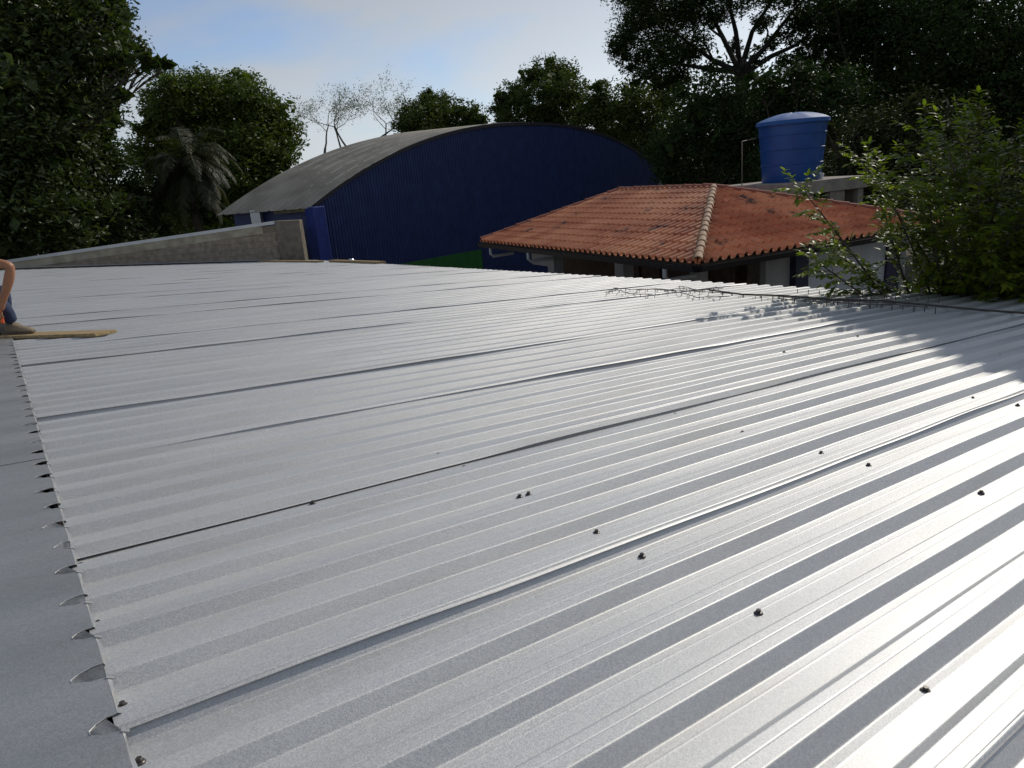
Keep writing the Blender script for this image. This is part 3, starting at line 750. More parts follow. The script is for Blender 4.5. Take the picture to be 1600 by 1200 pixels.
# brown shutters / doors on the left side
for xa, xb in ((905, 930), (935, 960), (990, 1030), (1035, 1070)):
    s0, s1 = sA(xa, 418)[0], sA(xb, 418)[0]
    a, b = onA(s0, ov + 1.2), onA(s1, ov + 1.2); bx_(a, b, 0, zt_ - .25, M_WOODD, 'door', .05)
# reddish door in the right side opening
s0, s1 = sB(1135, 430)[0], sB(1180, 430)[0]
bx_(onB(s0 + .2, ov + 1.2), onB(s1 + .3, ov + 1.2), 0, zt_ - .3, mat('reddish door', (.08, .02, .02), .6), 'door', .05)
# small wall plate with three dark marks on the white bay
s, z = sB(1266, 421); p = onB(s, ov - .08)
q = MB(); q.beam(p - hb * .10 + UZ * (z - p.z), p + hb * .10 + UZ * (z - p.z), .012, .085); pl = q.build('number_plate', M_GREYW, house)
for k in (-1, 0, 1):
    q = MB(); c = p + hb * (.06 * k) - ha * .01 + UZ * (z - p.z); q.beam(c - hb * .02, c + hb * .02, .008, .05); q.build('digit_mark', M_DARK, pl)
# bent drain pipes under the gutter
for (x, y, L_, face) in ((1043, 424, .55, 0), (829, 400, .4, 0), (770, 394, .9, 0)):
    r = ray(x, y); t = (HC - CAM).dot(hb) / r.dot(hb); p = CAM + r * t
    s = (p - HC).dot(ha); a = HC + ha * s - hb * .06 - UZ * .12
    q = MB(); q.tube([a, a - UZ * .16, a - UZ * .22 + hb * .06, a - UZ * .2 + hb * .6 - ha * .1], .04, 8); q.build('drain_pipe', M_PIPE, house, smooth=True)

# ------------------------------------------------------------------ water tank on its concrete tower
def tower():
    dT = 21.5
    c = at(1236, 283, dT); zt = c.z
    th_ = R_(18); ux = Vector((math.cos(th_), math.sin(th_) * 0 - math.sin(th_), 0)).normalized()
    ux = Vector((hb.x, hb.y, 0)); uy = Vector((ha.x, ha.y, 0))
    a = at(1152, 287, dT - .9)
    root = empty('tank_tower', Vector((c.x, c.y, 0)), 'pale concrete block tower carrying the blue water tank behind the tiled roof', 'tower')
    RZ = Matrix((ux, uy, UZ)).transposed()
    # block: slab on four walls with an opening in the side facing the camera
    cen = c + ux * .25 + uy * .2
    q = MB(); q.box((cen.x, cen.y, zt - .16), (3.0, 2.4, .32), RZ); pt(q.build('slab', M_CONC2, root), .015)
    q = MB(); q.box(Vector((cen.x, cen.y, (zt - .33) / 2)) - uy * 1.05 - ux * .95, (1.0, .15, zt - .33), RZ); q.box(Vector((cen.x, cen.y, (zt - .33) / 2)) - uy * 1.05 + ux * .45, (.55, .15, zt - .33), RZ)
    q.box(Vector((cen.x, cen.y, (zt - .33) / 2)) - uy * 1.05 + ux * 1.35, (.2, .15, zt - .33), RZ)
    for s in (-1, 1): q.box(Vector((cen.x, cen.y, (zt - .33) / 2)) + ux * s * 1.4, (.15, 1.9, zt - .33), RZ)
    q.box(Vector((cen.x, cen.y, (zt - .33) / 2)) + uy * 1.05, (2.8, .15, zt - .33), RZ); q.build('wall', M_CONC2, root)
    # tank
    k = dT / 15.7 * 1.02
    tank = empty('water_tank', c, 'blue plastic water tank with a ribbed domed lid standing on the concrete tower', 'water tank')
    R1, R0, HT = .62 * k, .525 * k, 1.09 * k
    prof = [(0, .002), (R0, .002), (R0 + .01, .02)]
    for f, g in ((.28, 0), (.285, .02), (.30, .02), (.305, 0), (.53, 0), (.535, .02), (.55, .02), (.555, 0), (.77, 0), (.775, .02), (.79, .02), (.795, 0), (.93, 0), (.935, .035), (1., .04)):
        prof.append((R0 + (R1 - R0) * f + g, HT * f))
    q = MB(); q.lathe(c, prof, 40); q.build('body', M_TANK, tank, smooth=True)
    lid = []; n = 48; rings = 9; zb = HT + .002
    V = []; 
    for i in range(rings + 1):
        f = i / rings; r = (R1 + .05) * (1 - f) if i else R1 + .05
        for j in range(n):
            ph = 2 * math.pi * j / n; rib = .03 * max(0, math.cos(ph * 8 - .6)) ** 6 * (1 if .05 < f < .9 else 0)
            V.append(c + Vector((r * math.cos(ph), r * math.sin(ph), zb + .02 + .13 * k * (1 - (1 - f) ** 2.1) + rib)))
    low = [c + Vector(((R1 + .055) * math.cos(2 * math.pi * j / n), (R1 + .055) * math.sin(2 * math.pi * j / n), zb - .07)) for j in range(n)]
    q = MB(); q.add(low + V, [(i * n + j, i * n + (j + 1) % n, (i + 1) * n + (j + 1) % n, (i + 1) * n + j) for i in range(rings + 1) for j in range(n)])
    q.build('lid', M_TANKLID, tank, smooth=True)
    q = MB(); fx = at(1261, 273, dT - .8 * k); d = (c - fx); d.z = 0; d.normalize(); fx2 = c - d * (R0 + .02) + UZ * .12 + ux * .35
    fx2 = Vector((c.x, c.y, c.z + .13)) + (ux * .35 - uy * .93).normalized() * (R0 + .03)
    q.tube([fx2 + uy * .08, fx2 - uy * .1], .035, 10); q.tube([fx2 - uy * .07, fx2 - uy * .07 - UZ * .13], .025, 8); q.build('outlet', mat('white plastic', (.7, .7, .7), .4), tank, smooth=True)
    # overflow pipe up the side
    p0 = at(1159, 300, dT - 1.0); p1 = at(1157, 221, dT - 1.0); p2 = at(1180, 215, dT)
    q = MB(); q.tube([Vector((p0.x, p0.y, p0.z - 1)), Vector((p0.x, p0.y, p1.z)), p2 + (c - p2) * .02 + UZ * 0], .018, 8); o = q.build('water_pipe', mat('dull brown pipe', (.2, .17, .13), .6), None)
    tagp(o, 'thin pipe rising beside the blue tank and bending into its rim', 'pipe')
tower()

# ------------------------------------------------------------------ trees
def leaves(C, size, up_bias=.5, aspect=.45, droop=.15):
    """C (n,3) centres -> verts, faces : folded rhombus leaves"""
    n = len(C); size = np.asarray(size).reshape(-1, 1) * np.ones((n, 1))
    d = RNG.normal(size=(n, 3)); d[:, 2] = d[:, 2] * .6 - droop; d /= np.linalg.norm(d, axis=1, keepdims=True)
    nn = RNG.normal(size=(n, 3)) * .8; nn[:, 2] += up_bias
    s = np.cross(d, nn); s /= np.linalg.norm(s, axis=1, keepdims=True) + 1e-9; nn = np.cross(s, d)
    a = C - d * size * .5; b = C + d * size * .5
    c1 = C + s * size * aspect * .5 + nn * size * .06; c2 = C - s * size * aspect * .5 + nn * size * .06
    V = np.stack([a, c1, b, c2], 1).reshape(-1, 3)
    F_ = np.arange(4 * n, dtype=np.int32).reshape(n, 4)
    return V, F_
def lobe_points(c, r, n, flat=.8, clump=.3, shell=.7):
    """points in small clumps spread through a lobe, denser near its skin"""
    nc = max(6, int(n / 26)); d = RNG.normal(size=(nc, 3)); d /= np.linalg.norm(d, axis=1, keepdims=True)
    rad = r * (shell + (1.06 - shell) * RNG.random((nc, 1)) ** .8); rad[RNG.random(nc) < .25] *= RNG.random() * .6 + .3
    cc = np.array(c) + d * rad * np.array([1, 1, flat])
    per = RNG.integers(0, nc, n)
    q = RNG.normal(size=(n, 3)) * np.array([1, 1, .6]); q /= np.linalg.norm(q, axis=1, keepdims=True) + 1e-9
    q *= (RNG.random((n, 1)) ** .45) * r * clump * RNG.uniform(.6, 1.3, (nc, 1))[per]
    return cc[per] + q
def tree(name, label, lobes, dist, trunk_xy, mleaf, leaf, dens, mbark=M_BARK, trunk_r=.25, group=None, spread=2.5, flat=.85, clump=.3, shell=.6, cat='tree', limbs=True, fork=.35, jd=True, aspect=.45, zbase=0., core=True):
    """lobes: (x, y, r) in the photograph's pixels, at about the distance dist; each gets its own depth"""
    L3 = []
    for lb in lobes:
        x, y, rp = lb[:3]; dd = lb[3] if len(lb) > 3 else random.uniform(-spread, spread)
        p = at(x, y, dist + dd); L3.append((p, rp / F_PX * (p - CAM).length * 1.0))
    tb = at(trunk_xy[0], trunk_xy[1], dist); base = Vector((tb.x, tb.y, zbase))
    root = empty(name, base, label, cat, group)
    Vs = []; Fs = []; k = 0
    for p, r in L3:
        n = int(dens * 5.0 * r * r / (leaf * leaf)); n = max(120, min(n, 9500))
        C = lobe_points(p, r, n, flat, clump, shell); V, F_ = leaves(C, leaf * RNG.uniform(.65, 1.25, n), aspect=aspect)
        Vs.append(V); Fs.append(F_ + k); k += len(V)
        if core:      # bigger leaf sprays deep inside each bough
            m_ = max(20, n // 14); V, F_ = leaves(lobe_points(p, r * .72, m_, flat, .5, .1), leaf * 2.6 * RNG.uniform(.7, 1.2, m_), aspect=.7); Vs.append(V); Fs.append(F_ + k); k += len(V)
    V = np.concatenate(Vs) - np.array(base); me = mesh_np('crown', V, np.concatenate(Fs), mleaf); link('crown', me, root)
    q = MB(); top = max(p.z for p, r in L3); low = min(p.z - r for p, r in L3)
    fz = zbase + (top - zbase) * fork
    f = Vector((tb.x, tb.y, fz)) + Vector((random.uniform(-.3, .3), random.uniform(-.3, .3), 0))
    q.tube([base - UZ * .2, base + (f - base) * .35 + Vector((random.uniform(-.15, .15), 0, 0)), base + (f - base) * .7, f], [trunk_r * 1.35, trunk_r, trunk_r * .85, trunk_r * .75], 9)
    if limbs:
        for p, r in L3:
            tr0 = trunk_r; trunk_r = tr0 * min(1., .25 + r / 2.2)
            mid = f.lerp(p, .5) + UZ * (.12 * (p - f).length) * random.uniform(.2, 1) + Vector((random.uniform(-.3, .3), random.uniform(-.3, .3), 0))
            q.tube([f - UZ * .1, f.lerp(mid, .5) + Vector((random.uniform(-.15, .15), 0, .1)), mid, p], [trunk_r * .5, trunk_r * .38, trunk_r * .26, trunk_r * .1], 6)
            for _ in range(4):
                e = p + Vector((random.gauss(0, 1), random.gauss(0, 1), random.gauss(.3, .8))).normalized() * r * .85
                q.tube([mid.lerp(p, .6), mid.lerp(e, .7) + UZ * .1, e], [trunk_r * .16, trunk_r * .1, trunk_r * .03], 5)
            trunk_r = tr0
    q.build('trunk', mbark, root, smooth=True)
    return root
GL_ = 'trees standing behind the left end of the roof'; GR_ = 'trees of the dark wood on the right'
# A: tall broad-leaved tree at the left edge
lobes = [(x, y, r) for x, y, r in [(40, 30, 95), (-60, 60, 120), (120, 60, 75), (60, 150, 90), (-40, 190, 120), (130, 180, 50), (40, 260, 80), (-60, 320, 110), (100, 330, 60), (30, 350, 60), (150, 30, 42), (170, 20, 28),
         (160, 95, 42), (195, 62, 24), (196, 95, 22), (222, 80, 17), (232, 96, 14), (250, 98, 9), (262, 101, 6), (192, 118, 12), (160, 150, 26), (172, 165, 15), (185, 145, 12), (150, 200, 28), (110, 240, 50), (135, 285, 45), (180, 12, 14), (-20, -60, 110), (110, -40, 70), (190, 340, 40), (170, 250, 40)]]
tree('broadleaf_tree', 'tall dark broad-leaved tree filling the left edge above the concrete wall', lobes, 34, (30, 400), ML_BIG, .24, 9, trunk_r=.5, spread=2.2, clump=.28, shell=.35, aspect=.36)
# B: rounded mango-like tree
lobes = [(268, 152, 36), (305, 140, 34), (335, 150, 30), (372, 138, 30), (395, 160, 34), (425, 185, 34), (250, 170, 26), (440, 215, 32), (345, 195, 55), (285, 205, 42), (395, 225, 50), (440, 245, 26), (340, 260, 60), (255, 250, 45), (420, 275, 36), (465, 280, 16), (485, 272, 10), (410, 305, 40), (300, 310, 60), (235, 200, 22)]
tree('mango_tree', 'dense round-topped green tree between the tall left tree and the bare one', lobes, 46, (340, 330), ML_MANGO, .22, 13, trunk_r=.45, spread=1.6, clump=.36, shell=.6)
# low dark undergrowth tree behind the wall
lobes = [(180, 300, 50), (120, 370, 45), (60, 380, 45), (200, 350, 40), (235, 330, 40), (0, 370, 50), (330, 330, 30)]
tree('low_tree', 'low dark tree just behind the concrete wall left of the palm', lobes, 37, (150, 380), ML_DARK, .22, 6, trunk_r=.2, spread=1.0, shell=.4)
# D: almost bare tree
def bare_tree():
    dT = 62; tb = at(560, 262, dT); base = Vector((tb.x, tb.y, 0))
    root = empty('bare_tree', base, 'thin almost leafless tree against the sky behind the hangar roof', 'tree')
    q = MB(); tips = []
    sc = dT / F_PX
    RT = rgt.copy(); RT.z = 0; RT.normalize()
    def grow(p, d, r, ln, lev):
        n = 4; pts = [p]; rr = [r]
        for i in range(n):
            d = (d + Vector((random.gauss(0, .13), random.gauss(0, .13), random.gauss(.03, .09)))).normalized()
            p = p + d * ln / n; pts.append(p); rr.append(r * (1 - .42 * (i + 1) / n))
        q.tube(pts, rr, 5 if lev > 1 else 7)
        if lev > 1: tips.extend(pts[1:])
        if lev >= 5: return
        for k in range(3 if lev < 2 else random.choice((2, 2, 3))):
            a = d + Vector((random.gauss(0, .8), random.gauss(0, .8), random.gauss(0, .3))); a.normalize()
            grow(pts[-1] if k < 2 else pts[-2], a, rr[-1] * (.82 if k == 0 else .66), ln * random.uniform(.6, .86), lev + 1)
    for x0, y0, x1, y1 in ((566, 258, 540, 228), (556, 258, 590, 222), (540, 262, 534, 236), (502, 262, 508, 232), (582, 245, 596, 228)):
        a = at(x0, y0 + 6, dT); b = at(x1, y1, dT + random.uniform(-1, 1)); a0 = Vector((a.x, a.y, 0))
        q.tube([a0, a, a.lerp(b, .5) + RT * .08, b], [.2, .13, .12, .1], 7)
        grow(b, (b - a).normalized(), .08, 1.9, 1)
    q.build('trunk', M_BARKP, root, smooth=True)
    T = np.array([tuple(t) for t in tips]); keep = RNG.integers(0, len(T), 5200)
    C = T[keep] + RNG.normal(size=(5200, 3)) * .22; V, F_ = leaves(C, .17 * RNG.uniform(.6, 1.2, len(C)), up_bias=.1, droop=.6, aspect=.3)
    link('crown', mesh_np('crown', V - np.array(base), F_, ML_SPARSE), root)
bare_tree()
# E, F: scrubby trees behind the hangar crown
tree('scrub_tree', 'scrubby green tree standing right of the bare tree behind the hangar', [(648, 175, 22), (668, 158, 20), (640, 200, 26), (690, 170, 26), (672, 195, 40), (725, 178, 24), (735, 205, 34), (700, 215, 34), (752, 185, 12), (640, 225, 22)], 58, (690, 250), ML_BUSH, .22, 10, trunk_r=.3, spread=2, clump=.36, shell=.6)
tree('scrub_tree', 'leafy green tree behind the top of the hangar arch', [(800, 148, 22), (830, 122, 22), (856, 112, 24), (880, 118, 24), (898, 148, 24), (868, 150, 40), (820, 165, 34), (785, 170, 22), (905, 175, 26), (860, 190, 40), (790, 195, 25), (780, 152, 9)], 55, (850, 240), ML_BUSH, .22, 10, trunk_r=.3, spread=2, clump=.36, shell=.6)
# G: spreading tree with visible limbs, upper right
def limb_tree():
    dT = 44
    lob = [(1000, 20, 34), (975, 60, 26), (990, 95, 26), (965, 78, 18), (1030, 45, 42), (1040, 90, 34), (1015, 115, 18), (1075, 20, 34), (1080, 75, 30), (1010, -20, 50), (1100, -20, 50), (1165, -25, 45), (1230, -20, 45), (1120, 30, 17), (1190, 35, 16), (1215, 60, 18), (1250, 40, 22), (1265, 80, 24), (1235, 95, 18), (1110, 105, 14), (1065, 120, 22), (1150, 70, 12), (1180, 85, 12), (1280, 20, 35), (995, 130, 10), (1040, 130, 20)]
    r = tree('spreading_tree', 'big spreading tree with dark fanning limbs at the top right of the sky', lob, dT, (1165, 150), ML_DARK, .2, 14, trunk_r=.2, spread=2.0, clump=.4, shell=.35, limbs=False, fork=.72, aspect=.38, core=False)
    q = MB()
    f = at(1160, 118, dT)
    q.tube([Vector((f.x, f.y, 0)), f - UZ * 2, f], [.5, .42, .36], 9)
    for pts in (((1150, 100), (1130, 60), (1112, 25), (1085, -20)), ((1155, 95), (1150, 50), (1140, 10), (1150, -40)), ((1162, 95), (1175, 50), (1200, 10), (1230, -30)), ((1165, 105), (1195, 75), (1225, 35), (1262, -10)),
                ((1170, 110), (1205, 88), (1245, 70), (1285, 35)), ((1148, 110), (1115, 95), (1080, 70), (1040, 40)), ((1150, 112), (1110, 108), (1060, 100), (1000, 80)), ((1130, 60), (1110, 45), (1095, 15)), ((1115, 95), (1100, 65), (1100, 40)), ((1195, 75), (1200, 50), (1190, 20)), ((1225, 35), (1245, 25), (1265, 20))):
        P3 = [at(x, y, dT + random.uniform(-.6, .6)) for x, y in pts]; n = len(P3); r0 = .2 if n == 4 else .1
        q.tube([P3[0].lerp(f, .5)] + P3, [r0] + [r0 * (1 - .75 * (i + 1) / n) for i in range(n)], 7)
    o = q.build('limb', mat('dark limb bark', (.02, .016, .012), .95), r, smooth=True)
limb_tree()
# H: hillside wood in the middle right
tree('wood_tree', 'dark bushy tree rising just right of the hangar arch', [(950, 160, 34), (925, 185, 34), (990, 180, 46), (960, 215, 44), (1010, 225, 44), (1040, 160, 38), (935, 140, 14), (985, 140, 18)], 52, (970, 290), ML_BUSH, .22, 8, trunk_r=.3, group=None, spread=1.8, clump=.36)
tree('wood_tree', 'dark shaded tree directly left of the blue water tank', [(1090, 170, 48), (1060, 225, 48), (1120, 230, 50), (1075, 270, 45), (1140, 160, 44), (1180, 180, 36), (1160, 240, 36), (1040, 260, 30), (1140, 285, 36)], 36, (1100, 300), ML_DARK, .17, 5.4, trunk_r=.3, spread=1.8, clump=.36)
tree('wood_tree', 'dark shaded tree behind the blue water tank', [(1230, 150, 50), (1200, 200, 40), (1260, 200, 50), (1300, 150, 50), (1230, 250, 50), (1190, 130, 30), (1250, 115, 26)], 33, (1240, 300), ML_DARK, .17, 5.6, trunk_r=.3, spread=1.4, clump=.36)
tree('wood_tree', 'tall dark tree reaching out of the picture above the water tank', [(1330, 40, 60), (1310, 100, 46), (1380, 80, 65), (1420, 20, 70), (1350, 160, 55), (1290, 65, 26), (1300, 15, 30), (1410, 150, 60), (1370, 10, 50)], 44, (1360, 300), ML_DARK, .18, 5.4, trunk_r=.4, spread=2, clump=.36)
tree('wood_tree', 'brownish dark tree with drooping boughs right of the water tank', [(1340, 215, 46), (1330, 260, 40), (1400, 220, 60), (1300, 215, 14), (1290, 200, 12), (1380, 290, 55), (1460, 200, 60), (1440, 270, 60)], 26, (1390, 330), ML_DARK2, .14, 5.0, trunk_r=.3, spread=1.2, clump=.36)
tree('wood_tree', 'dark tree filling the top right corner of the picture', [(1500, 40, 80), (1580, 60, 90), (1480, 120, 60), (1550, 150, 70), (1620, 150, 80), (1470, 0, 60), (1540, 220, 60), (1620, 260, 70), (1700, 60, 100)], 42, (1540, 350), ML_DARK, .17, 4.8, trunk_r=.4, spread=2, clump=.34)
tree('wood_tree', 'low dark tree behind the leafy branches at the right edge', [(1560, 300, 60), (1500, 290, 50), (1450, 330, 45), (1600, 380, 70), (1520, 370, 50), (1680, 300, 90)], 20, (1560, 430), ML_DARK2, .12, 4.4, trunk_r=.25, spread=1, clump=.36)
# the wood goes on behind and beyond the right edge of the picture
WOODS = [((1110, 60, 10), 0)]
def far_wood():
    q = []; Vs = []; k = 0; Fs = []
    for i in range(46):
        az = R_(-48 + i * 2.7 + random.uniform(-1, 1)); dd = random.uniform(66, 84); hgt = random.uniform(6.0, 8.5) if az < R_(15) else random.uniform(10, 16)
        if az < R_(-8): hgt = random.uniform(6, 8)
        c = Vector((math.sin(az) * dd, math.cos(az) * dd, hgt * .42)); n = 5200
        C = lobe_points(c, hgt * .62, n, .9, .3, .6); V, F_ = leaves(C, .55 * RNG.uniform(.6, 1.3, n), aspect=.6); Vs.append(V); Fs.append(F_ + k); k += len(V)
    o = link('distant_wood', mesh_np('distant_wood', np.concatenate(Vs), np.concatenate(Fs), ML_DARK)); o['kind'] = 'stuff'; tagp(o, 'distant belt of dark woodland closing the view behind the hangar and trees', 'woodland')
far_wood()
# palm
def palm():
    dT = 36; c = at(292, 262, dT); base = Vector((c.x, c.y, 0))
    root = empty('palm_tree', base, 'bushy feather palm with drooping fronds beside the hangar roof', 'palm')
    q = MB(); q.tube([base, base + UZ * (c.z * .5), c], [.24, .19, .16], 10); q.build('trunk', M_BARK, root, smooth=True)
    for k in range(70):
        ph = random.uniform(0, 2 * math.pi); el = random.uniform(-.5, 1.35); ln = random.uniform(1.8, 3.3)
        d = Vector((math.cos(ph) * math.cos(el), math.sin(ph) * math.cos(el), math.sin(el))); p = c.copy(); st = 14; pts = [p.copy()]
        for i in range(st):
            d = (d + Vector((0, 0, -.11 - .012 * i))).normalized(); p = p + d * ln / st; pts.append(p.copy())
        V = []; Fc = []
        for i in range(1, st + 1):
            for sub in (0, .33, .66):
                a = pts[i - 1].lerp(pts[i], sub); dd = (pts[i] - pts[i - 1]).normalized(); sdv = dd.cross(UZ)
                if sdv.length < .05: sdv = Vector((1, 0, 0))
                sdv.normalize(); L_ = .62 * math.sin(math.pi * min(1, (i + sub) / (st + 1)) ** .7) + .12
                for s in (-1, 1):
                    tip = a + (sdv * s * .62 + dd * .5 + UZ * random.uniform(-.75, -.1)).normalized() * L_; wv = dd * .022
                    k0 = len(V); mid = a.lerp(tip, .5) + UZ * .05; V += [a - wv, a + wv, mid + wv * 1.1, mid - wv * 1.1, tip]; Fc += [(k0, k0 + 1, k0 + 2, k0 + 3), (k0 + 3, k0 + 2, k0 + 4)]
        m_ = MB(); m_.add(V, Fc); m_.tube(pts, [.028 * (1 - .8 * i / st) for i in range(st + 1)], 5)
        m_.build('frond', ML_PALM, root, recalc=False)
palm()

# near tree: individual leafy twigs over the roof's right edge
def near_tree():
    dT = 9.7
    ctr = at(1560, 420, dT); base = Vector((ctr.x + .2, ctr.y + .6, 0))
    root = empty('leafy_tree', base, 'young glossy green tree with leafy twigs just beyond the right roof edge', 'tree')
    q = MB(); f = Vector((base.x, base.y, 2.3)); q.tube([base, base + Vector((.05, .02, 1.2)), f], [.11, .09, .075], 9)
    V = []; Fc = []
    def leaf(a, d, nrm, L_):
        s = d.cross(nrm).normalized(); k0 = len(V); n2 = s.cross(d).normalized(); dr = -UZ * L_ * .12; wd = L_ * .21
        V.extend([a, a + d * L_ * .33 + s * wd + n2 * L_ * .05, a + d * L_ * .33 - s * wd + n2 * L_ * .05, a + d * L_ * .36, a + d * L_ * .72 + s * wd * .75 + n2 * L_ * .02 + dr * .5, a + d * L_ * .72 - s * wd * .75 + n2 * L_ * .02 + dr * .5, a + d * L_ * .74 + dr * .5, a + d * L_ + dr])
        Fc.extend([(k0, k0 + 1, k0 + 3), (k0, k0 + 3, k0 + 2), (k0 + 1, k0 + 4, k0 + 6, k0 + 3), (k0 + 3, k0 + 6, k0 + 5, k0 + 2), (k0 + 4, k0 + 7, k0 + 6), (k0 + 6, k0 + 7, k0 + 5)])
    def twig(p, d, ln, sag=.05, Lf=.10):
        st = max(4, int(ln / .035)); pts = [p.copy()]; rr = [.004]
        side = 1; d = d.normalized()
        for i in range(st):
            d = (d + Vector((random.gauss(0, .05), random.gauss(0, .05), -sag + random.gauss(0, .03)))).normalized(); p = p + d * ln / st; pts.append(p.copy()); rr.append(.004 * (1 - .7 * (i + 1) / st))
            sv_ = d.cross(UZ); sv_ = sv_.normalized() if sv_.length > .1 else Vector((1, 0, 0))
            for s_ in ((side,) if random.random() < .35 else (1, -1)):
                ld = (d * .55 + sv_ * s_ * .8 + UZ * random.uniform(-.35, .15) + Vector((random.gauss(0, .12), random.gauss(0, .12), 0))).normalized()
                leaf(p, ld, UZ + Vector((random.gauss(0, .3), random.gauss(0, .3), 0)), Lf * random.uniform(.7, 1.2))
            side = -side
        leaf(p, d, UZ, Lf); q.tube(pts, rr, 4, cap=False)
    # boughs: picture position of the tip, depth offset
    boughs = [((1250, 292), -.9), ((1345, 250), -.4), ((1365, 262), .2), ((1445, 205), .0), ((1530, 185), -.5), ((1500, 195), .6), ((1385, 300), -.7), ((1295, 390), -.2), ((1275, 408), -.8), 
              ((1420, 260), -.3), ((1470, 260), .5), ((1560, 240), .3), ((1590, 205), -.2), ((1620, 260), -.6), ((1450, 300), -.8), ((1530, 300), -.9), ((1600, 320), -1.), ((1480, 350), -1.), ((1550, 370), -1.),
              ((1550, 440), -.8), ((1620, 400), -.9), ((1650, 330), 0), ((1520, 420), .8), ((1580, 380), .9), ((1500, 330), .9), ((1440, 330), .9), ((1610, 300), .9), ((1700, 250), 0), ((1720, 350), -.5), ((1700, 430), -.5), ((1700, 100), -.3), ((1760, 150), -.5), ((1790, 220), -.9), ((1750, 60), -.3), ((1820, 120), -.8), ((1680, 280), -.6), ((1760, 290), -.8), ((1850, 220), -1.), ((1800, 60), 0), ((1720, 200), .2), ((1720, 20), -.8), ((1760, -20), -1.), ((1740, 110), -.9), ((1780, 60), -1.3), ((1820, -20), -1.1), ((1880, 120), -1.3), ((1870, 20), -.9), ((1475, 212), -.6), ((1600, 450), .3)]
    for (x, y), dd in boughs:
        tip = at(x, y, dT + dd); start = f + Vector((random.gauss(0, .12), random.gauss(0, .12), random.uniform(-.5, .35)))
        if tip.z < 3.6: start.z = min(start.z, tip.z + .1)
        mid = start.lerp(tip, .5) + UZ * random.uniform(.05, .35) + Vector((random.gauss(0, .12), random.gauss(0, .12), 0))
        n = 14; pts = []
        for i in range(n + 1):
            t = i / n; pts.append(start * (1 - t) ** 2 + mid * 2 * t * (1 - t) + tip * t * t)
        q.tube(pts, [.022 * (1 - .85 * i / n) + .002 for i in range(n + 1)], 5)
        for i in range(4, n + 1):
            for _ in range(4 if i < n - 3 else 5):
                d = (pts[i] - pts[i - 1]).normalized()
                dv = (d * random.uniform(.2, 1.1) + Vector((random.gauss(0, .6), random.gauss(0, .6), random.gauss(.15, .45))))
                twig(pts[i] + (pts[i - 1] - pts[i]) * random.random(), dv, random.uniform(.14, .34), sag=random.uniform(.01, .09))
        twig(pts[-1], pts[-1] - pts[-2], .28, .02)
    V_ = np.array([tuple(v) for v in V]) - np.array(base)
    me = bpy.data.meshes.new('crown'); me.from_pydata(V_.tolist(), [], Fc); me.materials.append(ML_NEAR); me.update(); link('crown', me, root)
    q.build('trunk', M_BARK, root, smooth=True, recalc=False)
near_tree()
# tall tree beside the roof beyond the right edge of the picture: its crown throws the broad shadow on the sheets
def shade_tree():
    L3 = []
    for x, y, rad in ((1345, 492, .3), (1395, 497, .38), (1450, 503, .48), (1520, 508, .6), (1600, 512, .75), (1560, 540, .35), (1605, 556, .35), (1480, 482, .5), (1560, 480, .7), (1650, 478, .7), (1530, 474, .55)):
        u, v = uv(x, y, HR); L3.append((rw(u, v, HR) + sv * random.uniform(12.5, 15), rad))
    c = Vector((15.5, 17, 0)); root = empty('wood_tree', c, 'tall tree beside the metal roof past the right edge, its crown shading the sheets', 'tree')
    for k in range(9): L3.append((c + Vector((random.gauss(0, 1.6), random.gauss(0, 1.6), random.uniform(8.5, 11))), random.uniform(1.0, 1.4)))
    Vs = []; Fs = []; k = 0; q = MB(); f = c + UZ * 8
    q.tube([c, c + UZ * 4, f], [.3, .24, .18], 9)
    for p, r in L3:
        n = int(1500 + 1900 * r * r); V, F_ = leaves(lobe_points(p, r, n, .9, .4, .3), .17 * RNG.uniform(.7, 1.25, n)); Vs.append(V); Fs.append(F_ + k); k += len(V)
        q.tube([f - UZ * .3, f.lerp(p, .5) + UZ * .5, p], [.12, .08, .03], 5)
    link('crown', mesh_np('crown', np.concatenate(Vs) - np.array(c), np.concatenate(Fs), ML_BIG), root); q.build('trunk', M_BARK, root, smooth=True)
shade_tree()

# far red roofed hut at the left edge
hp = at(22, 384, 60)
hut = empty('distant_house', Vector((hp.x, hp.y, 0)), 'far little house with a red roof glimpsed through leaves at the left edge', 'house')
q = MB(); q.box((hp.x, hp.y, hp.z / 2 - .2), (2.6, 3, hp.z - .3)); q.build('wall', M_WHITE, hut)
q = MB(); q.add([hp + Vector((-1.7, -1.8, -.3)), hp + Vector((1.7, -1.8, -.3)), hp + Vector((1.7, 1.8, -.3)), hp + Vector((-1.7, 1.8, -.3)), hp + Vector((0, -1.8, .7)), hp + Vector((0, 1.8, .7))], [(0, 4, 5, 3), (1, 2, 5, 4), (0, 1, 4), (3, 5, 2), (0, 3, 2, 1)]); q.build('roof', M_RIDGER, hut)

